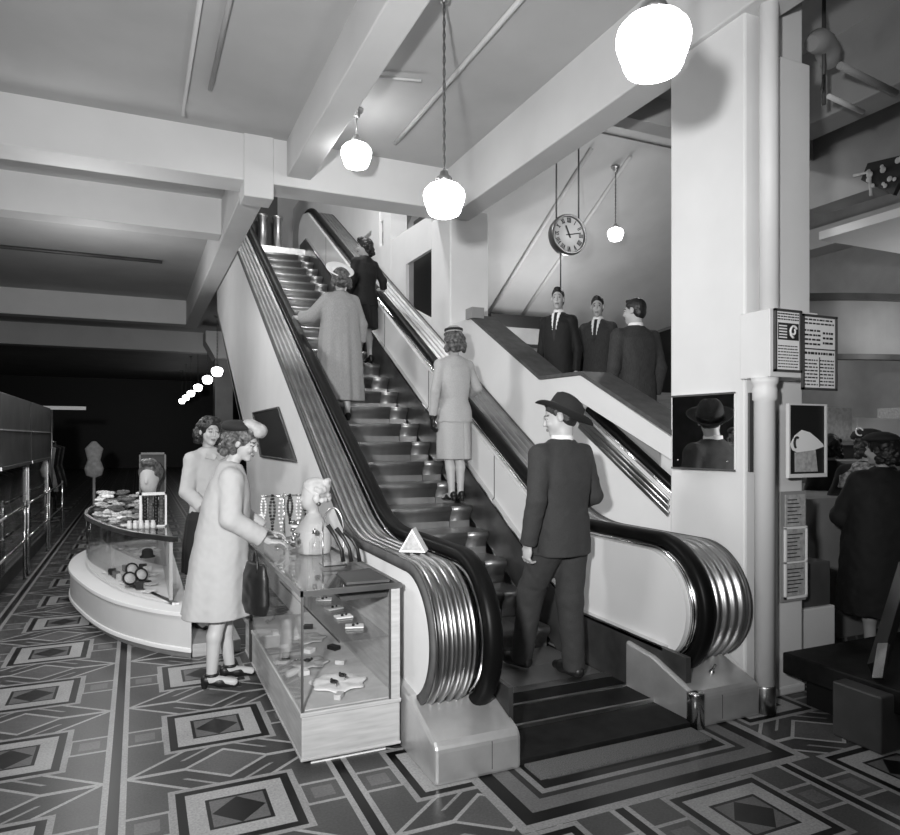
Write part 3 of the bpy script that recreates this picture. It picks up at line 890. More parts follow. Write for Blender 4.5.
    def hair(s, m, style='short', label=None, seed=1):
        rr = .26
        v = s.vol(s.hc - rr, s.hc + rr, .006)
        H = lambda p, r, k=.02: v.ell(s.hl(p), r, k, s.hr)
        if style == 'short':
            H((0, -.019, .036), (.0815, .0985, .0855), .012); H((0, -.05, -.01), (.075, .062, .07), .012); H((0, .045, .098), (.045, .03, .018), .012)
            v.clip(s.hl((0, .066, .054)), s.hr @ np.array((0, .74, -.67)))
            v.clip(s.hl((0, -.02, -.062)), s.hr @ np.array((0, .35, -1)))
            v.cut_ell(s.hl((.09, .0, -.02)), (.03, .03, .05), .004, s.hr); v.cut_ell(s.hl((-.09, .0, -.02)), (.03, .03, .05), .004, s.hr)
            v.noise(.002, 120, seed)
        else:
            H((0, -.024, .042), (.094, .112, .095)); H((0, -.06, -.02), (.092, .074, .092))
            rg = random.Random(seed)
            drop = -.10 if style == 'curly' else -.13
            for i in range(46):
                a = rg.uniform(R(195), R(345)); zz = rg.uniform(drop, .06)
                r0 = .086 + .014 * (zz < 0)
                H((r0 * math.cos(a), -.02 + (r0 + .012) * math.sin(a), zz), (rg.uniform(.018, .030),) * 3, .006)
            for sg in (-1, 1):
                for i in range(9): H((sg * rg.uniform(.080, .096), rg.uniform(-.055, -.005), rg.uniform(drop * .9, .05)), (rg.uniform(.016, .024),) * 3, .008)
            for i in range(14): H((rg.uniform(-.06, .06), rg.uniform(.02, .065), rg.uniform(.085, .112)), (rg.uniform(.016, .026),) * 3, .008)
            # keep the face clear
            v.cut_ell(s.hl((0, .105, -.035)), (.085, .085, .105), .008, s.hr)
            v.noise(.003, 110, seed)
        return s.put(v, 'hair', m, label)
    def fedora(s, m='felt', band='felt_band', tilt=0, roll=0, yaw=0, label=None, up=.0, brim=.062, crown=.115, size=1.0, back=0):
        A = rotm(yaw, tilt, roll)
        def warp_b(p, a):
            r = math.hypot(p.x, p.y)
            t = max(0, (r - .088) / brim)
            p = p.copy(); p.z += .024 * t * t * (abs(math.cos(a)) ** 1.5) * 1.5 - .014 * t * max(0, math.sin(a)) + .012 * t * max(0, -math.sin(a))
            return p
        def tr(mb, off=(0, -.012 + back, .062 + up)):
            mb.v = [tuple(A @ np.array(p) * size + np.array(off)) for p in mb.v]; return mb
        b = MB(); R0 = .088
        pr = [(R0 - .004, .0)] + [(R0 + brim * i / 7, .0) for i in range(8)] + [(R0 + brim + .002, .003)] + [(R0 + brim * (7 - i) / 7, .006) for i in range(8)]
        b.lathe(pr, n=44, sx=.96, sy=1.12, warp=warp_b, closed=True)
        o1 = s.put_mb(tr(b), 'hat', m, label)
        c = MB()
        def warp_c(p, a):
            p = p.copy(); t = p.z / crown
            x = p.x / .08
            if t > .8: p.z -= .030 * math.exp(-(x / .35) ** 2) * min(1, (t - .8) / .12) * (1 if p.y < .09 else .4)
            if p.y > .0: p.x *= 1 - .28 * t * min(1, p.y / .08)
            p.z += .012 * t * (-1 if p.y < 0 else 1) * abs(p.y) / .1
            return p
        prof = [(.089, 0), (.0885, .03), (.086, .06), (.080, .088), (.070, .106), (.052, .115), (.03, .118), (.001, .118)]
        c.lathe([(r, z * crown / .118) for r, z in prof], n=44, sx=.95, sy=1.12, warp=warp_c)
        o2 = s.put_mb(tr(c), 'hat_crown', m); 
        d = MB(); d.lathe([(.0895, .004), (.0908, .006), (.0902, .034), (.0885, .036)], n=44, sx=.953, sy=1.122); o3 = s.put_mb(tr(d), 'hat_band', band)
        for q in (o2, o3):
            q.parent = o1; q.scale = (1, 1, 1)
        return o1
    def collar(s, m='shirt', r=.0665, z0=1.455, z1=1.527, tie=None):
        b = MB(); y = s.L(1.48) - .006
        b.lathe([(r * 1.08, z0), (r * 1.04, z1 - .01), (r, z1), (r - .008, z1 - .004), (r - .006, z0)], (0, y, 0), 28, 1, 1.0, closed=True)
        if tie:
            b2 = MB(); yy = s.L(1.4)
            pr = [(-.05, 1.47), (.05, 1.47), (.012, 1.20), (-.012, 1.20)]
            b2.add([(x, yy + .066 + (1.47 - z) * .28, z) for x, z in pr] + [(x, yy + .05 + (1.47 - z) * .28, z) for x, z in pr], [(0, 1, 2, 3), (7, 6, 5, 4), (0, 4, 5, 1), (1, 5, 6, 2), (2, 6, 7, 3), (3, 7, 4, 0)])
            s.put_mb(b2, 'shirt_front', 'shirt', head=False)
            b3 = MB(); pr = [(-.016, 1.475), (.016, 1.475), (.012, 1.445), (.022, 1.24), (0, 1.2), (-.022, 1.24), (-.012, 1.445)]
            n = len(pr)
            b3.add([(x, yy + .074 + (1.475 - z) * .28, z) for x, z in pr] + [(x, yy + .062 + (1.475 - z) * .28, z) for x, z in pr], [tuple(range(n)), tuple(range(2 * n - 1, n - 1, -1))] + [(i, i + n, (i + 1) % n + n, (i + 1) % n) for i in range(n)])
            s.put_mb(b3, 'necktie', tie, head=False)
        return s.put_mb(b, 'collar', m, head=False)

def drape(n, amp, ph=0, z0=1.1, z1=.45):
    """folds that deepen toward the hem"""
    def f(th, Z):
        t = np.clip((z0 - Z) / (z0 - z1), 0, 1)
        return amp * t * (np.sin(n * th + ph) + .5 * np.sin((n * 2 - 1) * th + 1.7 + ph))
    return f
MJ = [(.80, .20, .148), (.95, .198, .145), (1.08, .185, .132), (1.25, .205, .142), (1.38, .212, .125), (1.45, .14, .095), (1.49, .08, .075)]
FJ = [(.86, .205, .150), (.95, .195, .143), (1.07, .152, .118), (1.25, .175, .140), (1.38, .178, .112), (1.45, .11, .085), (1.485, .062, .062)]

# ---- man in fedora stepping on to the escalator
LZ = .054
p = Figure('man in a dark fedora and grey suit stepping on to the escalator seen from behind', (2.56, 3.90, LZ), 12, H=1.84, male=True, h=.007, head=(48, 12, 4),
           arms={'L': ((-.262, -.05, 1.13), (-.262, .02, .86), (0, .2, -1)), 'R': ((.27, -.02, 1.14), (.25, .19, 1.02), (-.1, 1, .1))},
           legs={'L': ((-.085, .19, .52), (-.085, .27, .10), (-.1, 1, 0)), 'R': ((.075, -.0, .49), (.075, -.04, .09), (.12, 1, 0))})
p.body(curl=(.75, .6), h=.0065); p.trousers('suit_grey', r=(.110, .086, .068)); p.top('jacket', 'suit_grey', [(.78, .205, .15)] + MJ[1:], slr=(.072, .062, .052), cuff=.0, folds=.004)
p.shoes('leather'); p.hair('hair_dark'); p.fedora(tilt=-40, roll=-4, up=-.046, size=1.15, back=-.022, label='dark felt fedora'); p.collar()

# ---- woman in a pale suit
p = Figure('woman in a pale tailored suit and small hat riding the escalator', (2.755, 6.04, 1.002), 4, H=1.66, male=False, h=.008, head=(-4, 4, 0),
           arms={'L': ((-.225, -.03, 1.14), (-.225, .03, .88), (0, .12, -1)), 'R': ((.28, .02, 1.19), (.30, .19, 1.125), (0, 1, .5))},
           legs={'L': ((-.06, .01, .50), (-.05, -.04, .135), (-.1, 1, 0)), 'R': ((.06, .01, .50), (.055, -.03, .135), (.1, 1, 0))})
p.body(curl=(.5, .6), palms={'R': (0, 0, -1)}); p.shoes('leather', heel=.05, male=False)
p.top('jacket', 'suit_light', [(.83, .182, .165), (.95, .178, .15), (1.06, .142, .118), (1.25, .168, .138), (1.38, .178, .112), (1.45, .11, .085), (1.485, .062, .062)], folds=.003, slr=(.058, .05, .042))
def pleat(th, Z): return .006 * np.clip((.95 - Z) / .4, 0, 1) * np.sin(5 * th + .6) - .014 * np.exp(-((th + PI / 2 - .25) / .03) ** 2)
p.skirt('skirt', 'suit_light', [(.46, .170, .16), (.7, .172, .155), (.9, .172, .14), (.98, .15, .12)], pleat)
p.hair('hair_brown', 'curly', seed=3)
b = MB(); b.lathe([(.001, .06), (.05, .056), (.082, .03), (.088, .0), (.085, -.01), (.07, .02), (.001, .045)], (0, -.02, .105), 28, 1, 1.05); p.put_mb(b, 'hat', 'hat_pale', 'small pale hat')
b = MB(); b.lathe([(.086, .004), (.094, .012), (.092, .03), (.084, .03)], (0, -.02, .105), 28, 1, 1.05); p.put_mb(b, 'hat_band', 'felt')
def shrink_glove(p, k, m='leather', label='dark glove'):
    v = p.vol(p.arms[k][1] - .22, p.arms[k][1] + .22, .006); el, wr, hd = p.arms[k]; sg = -1 if k == 'L' else 1
    v.rc(wr + (el - wr) * .25, wr, .036, .034, .01); p.hand(v, wr, hd, sg, .5, .98); v.d -= .0035
    p.put(v, 'glove', m, label)
shrink_glove(p, 'L')

# ---- woman in the long coat, white halo hat
p = Figure('woman in a long pale tweed coat and white halo hat on the escalator', (2.03, 7.46, 1.802), 6, H=1.69, male=False, h=.009, head=(0, 6, 0),
           arms={'L': ((-.32, .06, 1.20), (-.425, .22, 1.19), (0, 1, .5)), 'R': ((.24, -.03, 1.14), (.25, .04, .90), (0, .2, -1))},
           legs={'L': ((-.07, .01, .50), (-.07, -.04, .12), (-.1, 1, 0)), 'R': ((.07, .01, .50), (.07, -.03, .12), (.1, 1, 0))})
p.body(curl=(.6, .5), palms={'L': (0, 0, -1)}); p.shoes('leather', heel=.04, male=False)
p.top('coat', 'coat_tweed', [(.25, .278, .225), (.6, .262, .21), (.9, .245, .185), (1.1, .23, .165), (1.25, .225, .158), (1.38, .205, .13), (1.45, .12, .09), (1.485, .064, .064)], slr=(.074, .072, .074), cuff=.05, pert=drape(7, .012, .4, 1.35, .4), folds=.003)
p.hair('hair_brown', 'curly', seed=5)
b = MB(); b.lathe([(.08, .0), (.12, .012), (.155, .035), (.158, .042), (.15, .046), (.10, .03), (.07, .035), (.05, .045), (.001, .048)], (0, .015, .08), 36, 1.05, 1.0)
b.v = [tuple(rotm(0, -50, 0) @ (np.array(q) - np.array((0, 0, .085))) + np.array((0, 0, .085))) for q in b.v]
p.put_mb(b, 'hat', 'hat_white', 'white upturned halo hat')

# ---- dark suit woman higher up
p = Figure('woman in a black suit turning her head near the top of the escalator', (2.72, 8.80, 2.602), 20, H=1.66, male=False, h=.009, head=(58, 4, 0),
           arms={'L': ((-.22, -.02, 1.14), (-.20, .10, .92), (.1, .6, -1)), 'R': ((.28, -.05, 1.20), (.335, .0, 1.08), (0, 1, .5))},
           legs={'L': ((-.06, .04, .50), (-.05, .06, .13), (-.1, 1, 0)), 'R': ((.05, .0, .50), (.05, -.05, .13), (.2, 1, 0))})
p.body(curl=(.5, .5), palms={'R': (0, 0, -1)}); p.shoes('leather', heel=.05, male=False)
p.top('jacket', 'suit_black', [(.80, .20, .15)] + FJ[1:], slr=(.062, .056, .05), folds=.004)
p.skirt('skirt', 'suit_black', [(.50, .185, .15), (.7, .19, .15), (.9, .18, .14), (.98, .16, .12)], drape(6, .008))
p.hair('hair_dark', 'curly', seed=9)

# ---- customer at the showcase
p = Figure('woman in a long white coat and beret leaning over the glass showcase', (.485, 4.76, .001), -94, H=1.72, male=False, h=.0068, head=(-28, 18, 0), lean=.13, head_dy=.04,
           arms={'L': ((-.225, .13, 1.15), (-.18, .33, 1.00), (.1, 1, -.10)), 'R': ((.235, .06, 1.15), (.19, .30, .99), (-.1, 1, -.08))},
           legs={'L': ((-.075, .05, .50), (-.075, .07, .125), (-.15, 1, 0)), 'R': ((.075, .0, .50), (.08, -.05, .125), (.1, 1, 0))})
p.body(curl=(.45, .35), h=.0062, palms={'L': (.2, 0, -1), 'R': (-.2, 0, -1)}); p.shoes('leather', heel=.045, male=False, label='black platform shoe')
for k in 'LR':
    b = MB(); a = p.legs[k][1]
    b.lathe([(.043, -.006), (.046, 0), (.043, .012), (.036, .012), (.036, -.006)], (a[0], a[1], a[2] + .0), 20, closed=True); p.put_mb(b, 'ankle_strap', 'leather', head=False)
p.top('coat', 'coat_light', [(.50, .245, .22, 0, -.02), (.65, .238, .205, 0, -.01), (.85, .22, .185), (1.05, .205, .168), (1.25, .205, .155), (1.38, .192, .125), (1.45, .118, .09), (1.485, .066, .066)], slr=(.074, .068, .060), cuff=.05, pert=drape(6, .010, 1.0, 1.2, .4), folds=.003, h=.0075)
p.hair('hair_brown', 'curly', seed=12)
b = MB(); b.lathe([(.085, .0), (.112, .012), (.118, .035), (.10, .06), (.05, .075), (.001, .078)], (0, -.035, .075), 32, 1, 1.05); b.v = [tuple(rotm(0, -14, 0) @ np.array(q)) for q in b.v]; p.put_mb(b, 'hat', 'felt', 'dark beret')
v = p.vol(p.hc - .26, p.hc + .26, .006)
v.ell(p.hl((.01, .085, .112)), (.062, .052, .05), .02, p.hr); v.ell(p.hl((.03, .03, .135)), (.055, .06, .038), .02, p.hr); v.noise(.003, 60, 4)
p.put(v, 'hat_trim', 'hat_pale', 'pale pouf on the front of the beret')
b = MB(); b.prism([(-.05, 1.43), (.05, 1.43), (.012, 1.12), (-.012, 1.12)], 'y', .19, .205); b.v = [(x, y - .05 + .10 * (1.43 - z) * .6, z) for x, y, z in b.v]; p.put_mb(b, 'blouse', 'suit_black', 'dark blouse at the coat opening', head=False)

# ---- sales assistant
p = Figure('sales assistant with dark curls in a light blouse standing behind the showcase', (.53, 6.04, .102), -150, H=1.70, male=False, h=.008, head=(-12, 4, -3),
           arms={'L': ((-.22, .02, 1.14), (-.16, .20, 1.0), (.4, 1, -.1)), 'R': ((.22, .02, 1.14), (.17, .20, 1.0), (-.4, 1, -.1))})
p.body(); p.shoes('leather', heel=0.0, male=False)
p.top('blouse', 'blouse', [(.94, .165, .125), (1.06, .145, .112), (1.25, .165, .138), (1.38, .17, .105), (1.45, .10, .08), (1.485, .06, .06)], slr=(.066, .06, .054), cuff=.03, folds=.004)
p.skirt('skirt', 'suit_black', [(.46, .22, .17), (.7, .21, .165), (.9, .185, .14), (1.0, .15, .115)], drape(7, .008))
p.hair('hair_dark', 'curly', seed=21)
b = MB(); b.add([(-.045, .03, 1.505), (.045, .03, 1.505), (.10, .10, 1.42), (.03, .125, 1.40), (0, .115, 1.43), (-.03, .125, 1.40), (-.10, .10, 1.42)], [(0, 4, 5, 6), (0, 1, 4), (1, 2, 3, 4)])
o = p.put_mb(b, 'collar', 'blouse', head=False); q = o.modifiers.new('thick', 'SOLIDIFY'); q.thickness = .008

# ---- three men on the landing
p = Figure('man in a black suit and tie facing out, nearest the parapet', (3.97, 6.10, 1.382), 128, H=1.81, male=True, h=.0085, head=(16, 0, 0), wide=.76)
p.body(); p.trousers('suit_black'); p.top('jacket', 'suit_black', MJ, folds=.003, vee=1.2); p.shoes('leather'); p.hair('hair_dark'); p.collar()
p = Figure('man in a dark grey suit standing between the other two men', (4.5, 6.15, 1.382), 128, H=1.78, male=True, h=.0085, head=(14, 6, 0), wide=.8)
p.body(); p.trousers('suit_mid'); p.top('jacket', 'suit_mid', MJ, folds=.003, vee=1.2); p.shoes('leather'); p.hair('hair_dark'); p.collar()
p = Figure('man in a dark pinstriped suit with his back to the camera by the coping', (4.04, 4.97, 1.152), -6, H=1.73, male=True, h=.0085, head=(36, 2, 0), wide=.95)
p.body(); p.trousers('suit_mid'); p.top('jacket', 'suit_mid', MJ, folds=.003, slr=(.074, .064, .052)); p.shoes('leather'); p.hair('hair_dark'); p.collar()

# ---- shoppers crowded at the right
p = Figure('woman in a black coat with a white earring beside the column', (5.97, 4.52, .001), -20, H=1.66, male=False, h=.01, head=(-20, 8, 0))
p.body(); p.shoes('leather', male=False)
p.top('coat', 'suit_black', [(.40, .27, .22), (.9, .23, .18), (1.1, .20, .155), (1.25, .20, .15), (1.38, .19, .12), (1.45, .12, .09), (1.485, .066, .066)], folds=.004)
p.hair('hair_dark', 'curly', seed=31)
b = MB(); b.lathe([(.012, -.012), (.018, 0), (.012, .012), (.001, .014)], (.095, -.01, -.05), 14); b.lathe([(.012, -.012), (.018, 0), (.012, .012), (.001, .014)], (-.095, -.01, -.05), 14); p.put_mb(b, 'earring', 'beads_pale', 'white earring')
p = Figure('woman in a dark hat with a white ring and a printed shawl at the right', (5.6, 3.9, 0), -55, H=1.68, male=False, h=.01, head=(14, 8, 0))
p.body(); p.shoes('leather', male=False)
p.top('coat', 'suit_black', [(.40, .29, .24), (.9, .26, .2), (1.1, .235, .175), (1.25, .23, .16), (1.38, .20, .13), (1.45, .12, .09), (1.485, .066, .066)], slr=(.08, .08, .07), folds=.005)
p.hair('hair_dark', 'curly', seed=33)
v = p.vol((-.36, -.32, 1.1), (.36, .32, 1.6), .009); v.loft([(1.27, 0, 0, .25, .18), (1.38, 0, 0, .225, .145), (1.46, 0, 0, .14, .10), (1.5, 0, 0, .085, .08)], .03); v.noise(.006, 45, 2); p.put(v, 'shawl', 'print_cloth', 'printed shawl')
b = MB(); b.lathe([(.10, .0), (.125, .01), (.13, .03), (.11, .07), (.06, .09), (.001, .095)], (0, -.01, .06), 30); p.put_mb(b, 'hat', 'felt', 'dark round hat')
b = MB(); b.tube([(-.02 + .028 * math.cos(a) - .06, -.105 + .01 * math.sin(a), .115 + .035 * math.sin(a)) for a in [2 * PI * i / 20 for i in range(20)]], .007, 8, True); p.put_mb(b, 'hat_ring', 'beads_pale', 'white ring on the hat')
p = Figure('woman in black at the right edge, pale face turned to the left', (4.92, 3.32, 0), -30, H=1.66, male=False, h=.01, head=(42, 0, 0),
           arms={'L': ((-.24, .1, 1.12), (-.1, .28, 1.1), (.6, .6, .2))})
p.body(); p.shoes('leather', male=False)
p.top('coat', 'suit_black', [(.40, .31, .26), (.9, .28, .22), (1.1, .25, .19), (1.25, .24, .17), (1.38, .20, .13), (1.45, .12, .09), (1.485, .066, .066)], slr=(.085, .085, .075), folds=.005)
p.hair('hair_dark', 'curly', seed=41)
b = MB(); b.lathe([(.09, .0), (.13, .005), (.135, .02), (.10, .05), (.05, .07), (.001, .075)], (0, -.01, .07), 28); p.put_mb(b, 'hat', 'felt', 'dark hat')
# ------------------------------------------------------------------ lamps
GP = [(.05, .125), (.075, .12), (.115, .10), (.142, .068), (.150, .035), (.147, .005), (.136, -.03), (.126, -.055), (.121, -.075), (.108, -.10), (.07, -.117), (.001, -.122)]
def lamp_part_meshes():
    g = MB(); g.lathe(GP, n=36)
    f = MB(); f.lathe([(.012, .215), (.03, .205), (.034, .18), (.055, .165), (.062, .15), (.056, .125), (.05, .12)], n=28)
    return g.mesh('globe'), f.mesh('fitter')
GM, FM = lamp_part_meshes(); GM.materials.append(MATS['globe']); FM.materials.append(MATS['steel']); GF = GM.copy(); GF.materials.clear(); GF.materials.append(MATS['globe_far'])
def lamp(loc, drop, label, group=None, R_=.15, chain=True, far_=False):
    t = thing('pendant_lamp', label, 'lamp', loc, 0, group)
    k = R_ / .15
    for n, me in (('globe', GM if not far_ else GF), ('fitter', FM)):
        o = bpy.data.objects.new(n, me); COL.objects.link(o); o.parent = t; o.scale = (k, k, k)
    m = MB()
    if chain:
        for s in (0, PI):
            m.tube([(.007 * math.cos(i * 1.1 + s), .007 * math.sin(i * 1.1 + s), .21 * k + (drop - .25 * k) * i / 40) for i in range(41)], .0055, 6)
    else: m.tube([(0, 0, .2 * k), (0, 0, drop - .04)], .008, 8)
    ob('chain' if chain else 'stem', m, 'brass_dark' if chain else 'steel', t, world=False)
    m = MB(); m.lathe([(.012, drop - .09), (.035, drop - .08), (.04, drop - .045), (.065, drop - .03), (.07, drop - .003), (.001, drop - .003)], n=24); ob('canopy', m, 'steel', t, world=False)
    return t
lamp((1.92, 2.25, 3.24), CEIL - 3.24, 'largest white globe lamp, top of the picture beside the tall column')
lamp((2.01, 4.58, 3.35), CEIL - 3.35, 'white globe lamp hanging on a long chain in front of the rear column')
lamp((1.95, 6.58, 4.40), CEIL - 4.40, 'white globe lamp on a short stem under the ceiling', chain=False)
lamp((6.77, 8.8, 4.80), 5.86 - 4.80, 'small white globe lamp hanging to the right of the clock', R_=.125, far_=True)
far = None
for i, y in enumerate((19.2, 22.0, 25.6, 29.1, 32.2, 35.2)):
    lab = 'lit globe lamp in the row over the dark aisle, ' + ('nearest', 'second', 'third', 'fourth', 'fifth', 'farthest')[i]
    lamp((1.9, y, 3.38), CEIL - 3.38, lab, 'globe lamps over the dark aisle', far_=True)

# ------------------------------------------------------------------ pipes on the ceiling
def pipe(name, pts, r, m, label, cat='pipe', group=None):
    b = MB(); b.tube(pts, r, 10); return tag(ob(name, b, m), label, cat, group, 'thing')
t = pipe('ceiling_conduit', [(2.54, 2.6, CEIL - .03), (2.54, 7.1, CEIL - .03)], .022, 'beam_paint', 'thin white conduit running along the ceiling behind the hanging lamps')
pipe('ceiling_conduit', [(1.76, 5.9, CEIL - .03), (2.3, 5.75, CEIL - .04)], .012, 'beam_paint', 'short white rod crossing the ceiling near the long lamp chain')
pipe('ceiling_conduit', [(.42, 4.0, CEIL - .03), (.40, 7.15, CEIL - .03), (.40, 7.2, CEIL - .10)], .02, 'ceiling_paint', 'left one of two conduits on the ceiling of the front bay')
pipe('ceiling_conduit', [(.62, 4.0, CEIL - .03), (.60, 6.7, CEIL - .03)], .02, 'ceiling_paint', 'right one of two conduits on the ceiling of the front bay')
pipe('ceiling_conduit', [(-1.3, 9.0, CEIL - .06), (.15, 9.0, CEIL - .06), (.2, 9.0, CEIL - .01)], .025, 'beam_paint', 'white pipe under the ceiling between the two left cross beams')
pipe('ceiling_conduit', [(-3.5, 13.6, CEIL - .04), (.4, 13.6, CEIL - .04)], .03, 'dark_paint', 'dark pipe crossing the ceiling of the far left bay')
def sf(y): return 5.88 - .577 * (y - 8.8)
for x, l in ((6.90, 'conduit on the sloping soffit below the small lamp'), (6.18, 'conduit on the sloping soffit behind the clock')):
    pipe('ceiling_conduit', [(x, 8.6, sf(8.6) - .035), (x, 11.9, sf(11.9) - .035)], .03, 'beam_paint', 'white ' + l)
pipe('ceiling_conduit', [(4.40, 3.26, 4.2), (5.13, 3.35, 4.2)], .025, 'grey_paint_and_shade', 'upper grey pipe in the right bay')
pipe('ceiling_conduit', [(4.50, 3.42, 4.08), (4.95, 3.48, 4.08)], .018, 'beam_paint', 'lower pale pipe in the right bay')
t = thing('horn_fitting', 'rounded grey horn fitting under the ceiling right of the column', 'fitting', (4.55, 3.5, 4.5))
m = MB(); m.tube([(4.36, 3.45, 4.44), (4.46, 3.47, 4.49), (4.58, 3.52, 4.53), (4.68, 3.56, 4.50), (4.74, 3.58, 4.42)], [.05, .085, .08, .085, .06], 16); ob('horn', m, 'grey_paint_and_shade', t)
m = MB(); m.tube([(4.58, 3.52, 4.08), (4.58, 3.52, CEIL)], .014, 8); ob('hanger_rod', m, 'dark_paint', t)
m = MB(); m.tube([(4.40, 3.4, 4.1), (4.58, 3.52, 4.3)], .008, 6); ob('brace', m, 'dark_paint', t)

# ------------------------------------------------------------------ clock
cx, cy, cz, cr = 5.47, 8.2, 4.47, .28
t = thing('wall_clock', 'round hanging clock with Roman numerals', 'clock', (cx, cy, cz))
def yl(mb, prof, c, n=40):
    b = MB(); b.lathe(prof, (0, 0, 0), n); mb.add([(c[0] + x, c[1] - z, c[2] + y) for x, y, z in b.v], b.f, True); return mb
m = MB(); yl(m, [(.001, -.09), (cr * .8, -.09), (cr * .95, -.06), (cr, .0), (cr * 1.02, .05), (cr * .98, .085), (cr * .9, .09), (cr * .87, .05), (cr * .86, .04), (.001, .04)], (cx, cy, cz)); ob('case', m, 'brass_dark', t)
m = MB(); yl(m, [(cr * .88, .05), (cr * .87, .056), (.001, .056)], (cx, cy, cz)); ob('face', m, 'clock_face', t)
m = MB(); num = ['XII', 'I', 'II', 'III', 'IIII', 'V', 'VI', 'VII', 'VIII', 'IX', 'X', 'XI']
def bar(m, p, q, w, y):
    d = (Vector(q) - Vector(p)); l = d.length; d /= l; n = Vector((-d.y, d.x))
    c = [(Vector(p) - n * w), (Vector(q) - n * w), (Vector(q) + n * w), (Vector(p) + n * w)]
    m.add([(cx + a.x, y, cz + a.y) for a in c] + [(cx + a.x, y + .003, cz + a.y) for a in c], [(0, 1, 2, 3), (7, 6, 5, 4), (0, 4, 5, 1), (1, 5, 6, 2), (2, 6, 7, 3), (3, 7, 4, 0)])
for h, s in enumerate(num):
    a = 2 * PI * h / 12; ro = .235; ri = .165
    wd = {'I': .018, 'V': .034, 'X': .034}; tot = sum(wd[c] for c in s); x = -tot / 2
    up = Vector((math.sin(a), math.cos(a))); rt = Vector((math.cos(a), -math.sin(a)))
    for c in s:
        w = wd[c]; x0, x1 = x + .004, x + w - .004; x += w
        P = lambda u, v: up * (ri + (ro - ri) * v) + rt * u
        if c == 'I': bar(m, P((x0 + x1) / 2, 0), P((x0 + x1) / 2, 1), .0055, cy - .06)
        elif c == 'V': bar(m, P(x0, 1), P((x0 + x1) / 2, 0), .006, cy - .06); bar(m, P(x1, 1), P((x0 + x1) / 2, 0), .004, cy - .06)
        else: bar(m, P(x0, 1), P(x1, 0), .006, cy - .06); bar(m, P(x1, 1), P(x0, 0), .004, cy - .06)
ob('numerals', m, 'ink', t)
def clock_hand(name, ang, l, w):
    m = MB(); a = R(ang); bar(m, Vector((0, 0)) - Vector((math.sin(a), math.cos(a))) * .05, Vector((math.sin(a), math.cos(a))) * l, w, cy - .066); ob(name, m, 'ink', t)
clock_hand('hour_hand', 336, .13, .011); clock_hand('minute_hand', 78, .20, .007)
for dx in (-.17, .2):
    m = MB(); m.tube([(cx + dx, cy, cz + .22), (cx + dx, cy, 6.148)], .012, 8); ob('hanging_rod', m, 'dark_paint', t)
m = MB(); m.tube([(cx - .1, cy, cz - .26), (cx - .1, cy, cz - .75)], .010, 8); ob('lower_rod', m, 'dark_paint', t)

# ------------------------------------------------------------------ front column fittings
t = thing('steel_pipe', 'round white pipe standing in front of the tall column', 'pipe', (3.43, 3.03, 0))
m = MB(); m.lathe([(.058, .16), (.058, 1.86), (.07, 1.87), (.07, 1.93), (.063, 1.95), (.075, 1.97), (.078, 2.0), (.001, 2.0)], (3.43, 3.03, 0), 28); ob('shaft', m, 'white_paint', t)
m = MB(); m.lathe([(.062, 0), (.062, .155), (.058, .165)], (3.43, 3.03, 0), 28); ob('sleeve', m, 'steel', t)
t = thing('riser_pipe', 'upper white pipe rising from the sign box to the ceiling', 'pipe', (3.50, 3.06, 2.4))
m = MB(); m.tube([(3.5, 3.06, 2.40), (3.5, 3.06, CEIL)], .055, 24); ob('shaft', m, 'white_paint', t)
m = MB(); m.box(3.62, 3.88, 3.08, 3.17, 2.4, 4.0); tag(ob('column_panel', m, 'white_paint', None, .006), 'flat white casing on the front of the tall column', 'casing', None, 'structure')
t = thing('sign_box', 'white box on the column carrying two printed directory cards', 'box', (3.55, 3.0, 2.0))
m = MB(); m.box(3.375, 3.78, 2.945, 3.17, 2.0, 2.40); ob('box_body', m, 'white_paint', t, .006)
def card(x0, x1, z0, z1, y, label, layout):
    t = thing('directory_sign', label, 'sign', ((x0 + x1) / 2, y, z0))
    m = MB()
    for a, b, c, d in ((x0, x1, z0, z0 + .014), (x0, x1, z1 - .014, z1), (x0, x0 + .012, z0, z1), (x1 - .012, x1, z0, z1)): m.box(a, b, y - .018, y, c, d)
    ob('frame', m, 'dark_paint', t)
    m = MB(); m.box(x0 + .005, x1 - .005, y - .008, y - .001, z0 + .005, z1 - .005); ob('card', m, 'paper', t)
    rg = random.Random(int(x0 * 1000)); w = x1 - x0; h = z1 - z0
    for (u0, u1, v0, v1, n, th) in layout:
        m = MB()
        for i in range(n):
            v = v0 + (v1 - v0) * (i + .5) / n; u = u0
            while u < u1 - .02:
                l = rg.uniform(.03, .11); e = min(u + l, u1)
                m.box(x0 + w * u, x0 + w * e, y - .0105, y - .0085, z0 + h * (v - th), z0 + h * (v + th)); u = e + rg.uniform(.02, .035)
        ob('lettering', m, 'ink', t)
    return t, x0, x1, z0, z1, y
t, a, b, c, d, y = card(3.40, 3.62, 2.03, 2.40, 2.944, 'left printed directory card with a dark band, on the white box', [(.12, .92, .82, .95, 3, .010), (.14, .9, .06, .44, 8, .008)])
m = MB(); m.box(a + .03, b - .02, y - .011, y - .0086, c + .19, c + .29); ob('dark_band', m, 'ink', t)
m = MB(); m.tube([(b - .065 + .028 * math.cos(q), y - .013, c + .24 + .034 * math.sin(q)) for q in [R(30 + i * 20) for i in range(13)]], .007, 6)
m.tube([(b - .065 + .012 * math.cos(q), y - .013, c + .24 + .016 * math.sin(q)) for q in [R(210 + i * 20) for i in range(12)]], .005, 6); ob('emblem', m, 'paper', t)
m = MB()
for i in range(5): m.box(a + .035, a + .10, y - .0125, y - .011, c + .20 + .017 * i, c + .208 + .017 * i)
ob('band_lettering', m, 'paper', t)
